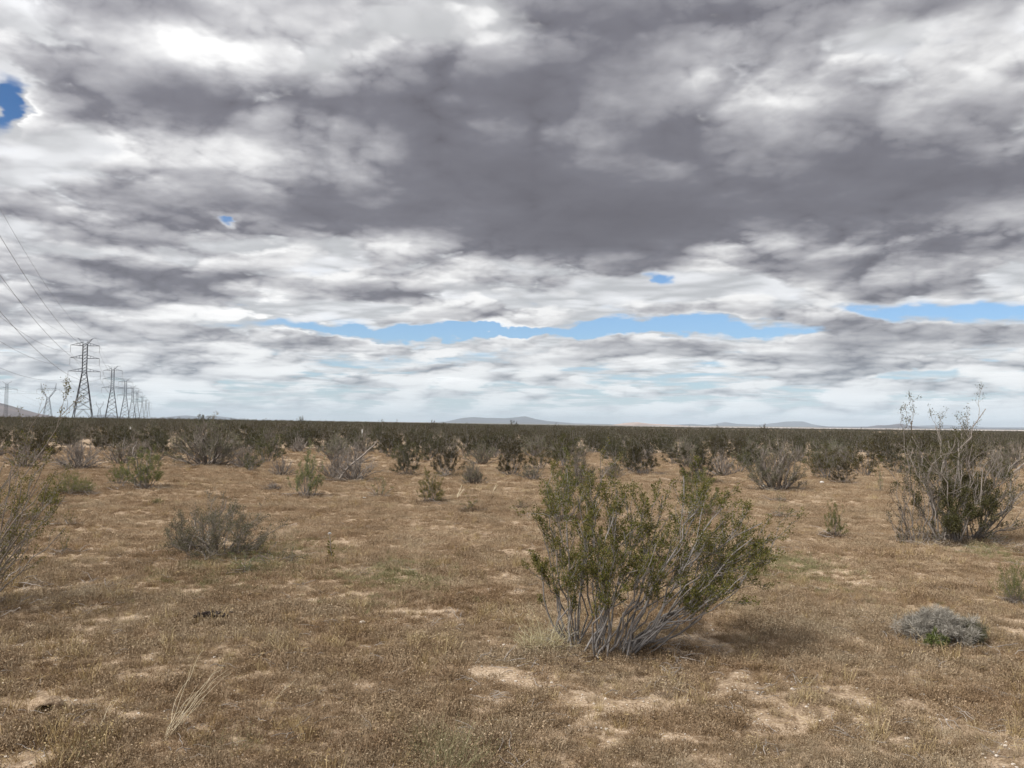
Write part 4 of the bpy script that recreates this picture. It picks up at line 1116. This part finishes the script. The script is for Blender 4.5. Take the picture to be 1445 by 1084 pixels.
def build_small():
    straw_fan((233, 1044), [(318, 935, .5), (300, 950, .4), (322, 945, .7), (288, 915, .5), (296, 975, .3), (280, 965, .45), (268, 985, .2), (310, 938, .55), (326, 950, .6), (305, 960, .4), (270, 940, .3)], 0.0018, 'dry_stalks', 'fan of pale dead straw stalks leaning over the left foreground', 'dry grass', 1)
    straw_fan((138, 1034), [(160, 988, .2), (168, 985, .25)], 0.0016, 'dry_stalks', 'two short pale stalks left of the big straw fan', 'dry grass', 2)
    straw_fan((382, 990), [(408, 966, .1), (420, 958, .2)], 0.0016, 'dry_stalks', 'short bent straw lying right of the big straw fan', 'dry grass', 3)
    straw_fan((1312, 915), [(1283, 880, .1), (1290, 885, .2), (1278, 898, -.1)], 0.0025, 'dry_stalks', 'three pale straws leaning at the left front of the silvery dome', 'dry grass', 4)
    straw_fan((645, 703), [(655, 690, 0), (652, 684, .1)], 0.012, 'dry_stalks', 'pale dead stick leaning on the sand beside the compact olive bush', 'stick', 5)
    straw_fan((695, 694), [(703, 684, .1), (701, 682, 0)], 0.011, 'dry_stalks', 'short pale stick on the sand right of the low silvery-green bush', 'stick', 6)
    straw_fan((478, 678), [(532, 622, .3)], 0.03, 'dead_pole', 'long pale dead pole leaning out of the fallen branches', 'branch', 7, 'wood_pale')
    straw_fan((0, 828), [(60, 842, -.1), (45, 838, -.2), (52, 812, .3), (30, 800, .3)], 0.010, 'fallen_branch', 'bleached branch lying on the ground by the left edge', 'branch', 8, 'wood_pale')
    # pale grass clumps
    rng = np.random.default_rng(31)
    def clump(px, py, n, R_, H, wid, m, name, label, cat, seed, up=1.4, curl=0.5):
        B = at(px, py); me = tuft(seed, n, R_, H, wid, M[m], up, curl, 0.5, 0.014, 0.004); me.name = name
        tag(link(name, me, None, B), label, cat)
    clump(638, 1078, 420, 0.17, 0.24, 0.0022, 'paleweed', 'grass_clump', 'feathery pale green grass clump at the bottom edge', 'grass', 500, 1.3, 0.8)
    clump(600, 1055, 160, 0.09, 0.15, 0.0022, 'paleweed', 'grass_clump', 'smaller pale green clump left of the feathery one at the bottom', 'grass', 501, 1.2, 0.8)
    clump(766, 914, 520, 0.16, 0.30, 0.0022, 'straw', 'grass_clump', 'golden dry grass heap against the left stems of the large leaning bush', 'grass', 502, 1.1, 1.2)
    clump(1310, 975, 60, 0.10, 0.17, 0.0024, 'straw', 'grass_clump', 'dry seeding grass in front of the silvery dome', 'grass', 503, 2.2, 0.5)
    clump(1340, 985, 40, 0.09, 0.15, 0.0024, 'straw', 'grass_clump', 'thin dry grass stems just right of the seeding grass', 'grass', 504, 2.2, 0.5)
    clump(120, 1070, 120, 0.10, 0.12, 0.0024, 'paleweed', 'grass_clump', 'grey wispy grass clump in the bottom left corner', 'grass', 505, 1.0, 1.0)
    clump(330, 1052, 160, 0.13, 0.10, 0.0024, 'paleweed', 'grass_clump', 'flattened grey grass right of the foot of the straw fan', 'grass', 506, 0.6, 1.2)
    # white flower on a stalk
    B = at(468, 790); t = thing('flower_stalk', 'single thin stalk with a white flower head, standing alone in the open sand', 'flower', B)
    g = Geo(); k = np.random.default_rng(9); h = 36 / F_PX * B.y
    P = curve(k, np.array([0, 0, -0.02]), np.array([-0.03, 0, h]), 8, 0.05, 0); g.tube(P, np.linspace(0.006, 0.004, 8), 5); link('stem', g.mesh('stem', [M['wood_dead']]), t)
    g = Geo(); m_ = 40; dirs = k.normal(size=(m_, 3)); dirs[:, 2] = np.abs(dirs[:, 2]); g.leaves(np.tile(P[-1], (m_, 1)), dirs, 0.022, 0.014, k); link('flower_head', g.mesh('flower_head', [M['white']]), t)
    g = Geo(); m_ = 34; q = k.uniform(0.05, 0.7, m_)[:, None]; g.leaves(P[0] + (P[-1] - P[0]) * q, k.normal(size=(m_, 3)), 0.06, 0.018, k); link('leaves', g.mesh('leaves', [M['leaf']]), t)
    # stones, scraps, dung, burrow, posts
    rock((512, 881), 0.028, 'stone', 'single pale stone lying in the dry plants left of the large leaning bush', 'stone', 'stone', 1, 0.7)
    rock((1077, 689), 0.075, 'white_scrap', 'white scrap lying at the foot of the grey V-shaped bush', 'litter', 'white', 2, 0.7)
    rock((1160, 682), 0.06, 'white_scrap', 'white scrap on the sand between the grey V-shaped bush and the small dark round one', 'litter', 'white', 3, 0.6)
    rock((515, 704), 0.045, 'white_scrap', 'small white scrap on the sand below the fallen branches', 'litter', 'white', 4, 0.5)
    B = at(298, 874); t = thing('dung_pile', 'dark dried dung pile in the left open ground', 'dung', B); k = np.random.default_rng(4); bm = bmesh.new()
    for i in range(34):
        mt = Matrix.Translation((k.normal() * 0.055, k.normal() * 0.05, 0.030 + abs(k.normal()) * 0.014)) @ Matrix.Rotation(k.uniform(0, 6), 4, 'Z') @ Matrix.Diagonal((k.uniform(.015, .028), .014, .013, 1))
        bmesh.ops.create_icosphere(bm, subdivisions=1, radius=1.0, matrix=mt)
    me = bpy.data.meshes.new('droppings'); bm.to_mesh(me); bm.free(); me.materials.append(M['dung']); link('droppings', me, t)
    # burrow: a rim of dug sand round a sunk dark hole
    B = at(63, 1008); na, g = 30, Geo(); k = np.random.default_rng(6)
    prof = [(0.30, 0.004), (0.26, 0.05), (0.18, 0.10), (0.08, 0.125), (0.0, 0.118), (-0.05, 0.098), (-0.068, 0.075), (-0.064, 0.060), (-0.03, 0.050), (0.03, 0.046), (0.12, 0.040), (0.22, 0.025), (0.25, 0.002)]
    V = []
    for y_, r_ in prof:       # a low dug mound with a tunnel mouth that opens to the front
        for q in range(na):
            an = q * 2 * math.pi / na; f = 1 + 0.10 * math.sin(2 * an + 1 + y_ * 9) + 0.07 * math.sin(5 * an + y_ * 20) + k.normal() * 0.02
            V.append((math.cos(an) * r_ * f * 1.25, y_ + 0.02 * math.sin(3 * an), math.sin(an) * r_ * f * 0.85 + 0.012))
    Q = [[a * na + q, a * na + (q + 1) % na, (a + 1) * na + (q + 1) % na, (a + 1) * na + q] for a in range(len(prof) - 1) for q in range(na)]
    g.add(V, Q); bo = link('burrow', g.mesh('burrow', [M['ground']], smooth=True), None, B); bo.rotation_euler = (0, 0, 0.3); bo.scale = (0.52, 0.5, 0.58); bo.location.z += 0.022
    tag(bo, 'small animal burrow with a dark mouth in a low sandy mound, lower left', 'burrow')
    for px, py, d, lab in ((184, 606, 58, 'white marker post in the scrub below the row of pylons'), (511, 609, 64, 'white marker post in the scrub left of the long blue hill')):
        q = ray(px, py); x = q.x / q.y * d; top = EYE + q.z / q.y * d + 0.13; z0 = float(hgt(x, d)); h = top - z0
        t = thing('marker_post', lab, 'post', (x, d, z0), 0, 'white marker posts')
        g = Geo(); g.bar((0, 0, -0.1), (0, 0, h), 0.024, 8); link('post', g.mesh('post', [M['white']]), t)
        g = Geo(); g.tube([(0, 0, h), (0, 0, h + 0.03), (0, 0, h + 0.05)], [0.028, 0.028, 0.01], 8, cap=True); link('cap', g.mesh('cap', [M['white']]), t)

def build_haze():
    s, z0, z1 = 30000.0, -15.0, 215.0
    V = [(x, y, z) for z in (z0, z1) for x, y in ((-s, -s), (s, -s), (s, s), (-s, s))]
    Q = [[3, 2, 1, 0], [4, 5, 6, 7], [0, 1, 5, 4], [1, 2, 6, 5], [2, 3, 7, 6], [3, 0, 4, 7]]
    m, nt, out = mat('air'); v = nt.nodes.new('ShaderNodeVolumePrincipled')
    v.inputs['Color'].default_value = (0.74, 0.87, 1.0, 1); v.inputs['Density'].default_value = HAZE; v.inputs['Anisotropy'].default_value = 0.0
    nt.links.new(v.outputs[0], out.inputs['Volume'])
    tag(link('haze', mk_mesh('haze', V, Q, None, [m])), 'thin pale air that fades the far hills', 'haze', None, 'stuff')

def build_light():
    l = bpy.data.lights.new('sun', 'SUN'); l.energy = SUN_E; l.angle = R(14); l.color = (1.0, 0.95, 0.88)
    o = bpy.data.objects.new('sun', l); sc.collection.objects.link(o)
    d = Vector((math.sin(SUN_AZ) * math.cos(SUN_EL), math.cos(SUN_AZ) * math.cos(SUN_EL), math.sin(SUN_EL)))
    o.rotation_euler = (-d).to_track_quat('-Z', 'Y').to_euler()

SUN_E = 2.4
HAZE = 5.2e-5
import time as _t
_t0 = _t.time()
for f in (build_world, build_light, build_ground, build_hills, build_cover, build_bushes, build_pylons, build_small, build_haze):
    f(); print(f.__name__, round(_t.time() - _t0, 1))

cy = sc.cycles
sc.render.engine = 'CYCLES'
cy.max_bounces = 5; cy.diffuse_bounces = 3; cy.glossy_bounces = 2; cy.transmission_bounces = 3; cy.volume_bounces = 1; cy.transparent_max_bounces = 4
cy.use_adaptive_sampling = True; cy.adaptive_threshold = 0.015
cy.use_denoising = True; cy.denoiser = 'OPENIMAGEDENOISE'; cy.denoising_input_passes = 'RGB_ALBEDO_NORMAL'; cy.denoising_prefilter = 'ACCURATE'
sc.view_settings.view_transform = 'Standard'; sc.view_settings.look = 'None'; sc.view_settings.exposure = 0.55; sc.view_settings.gamma = 1.0
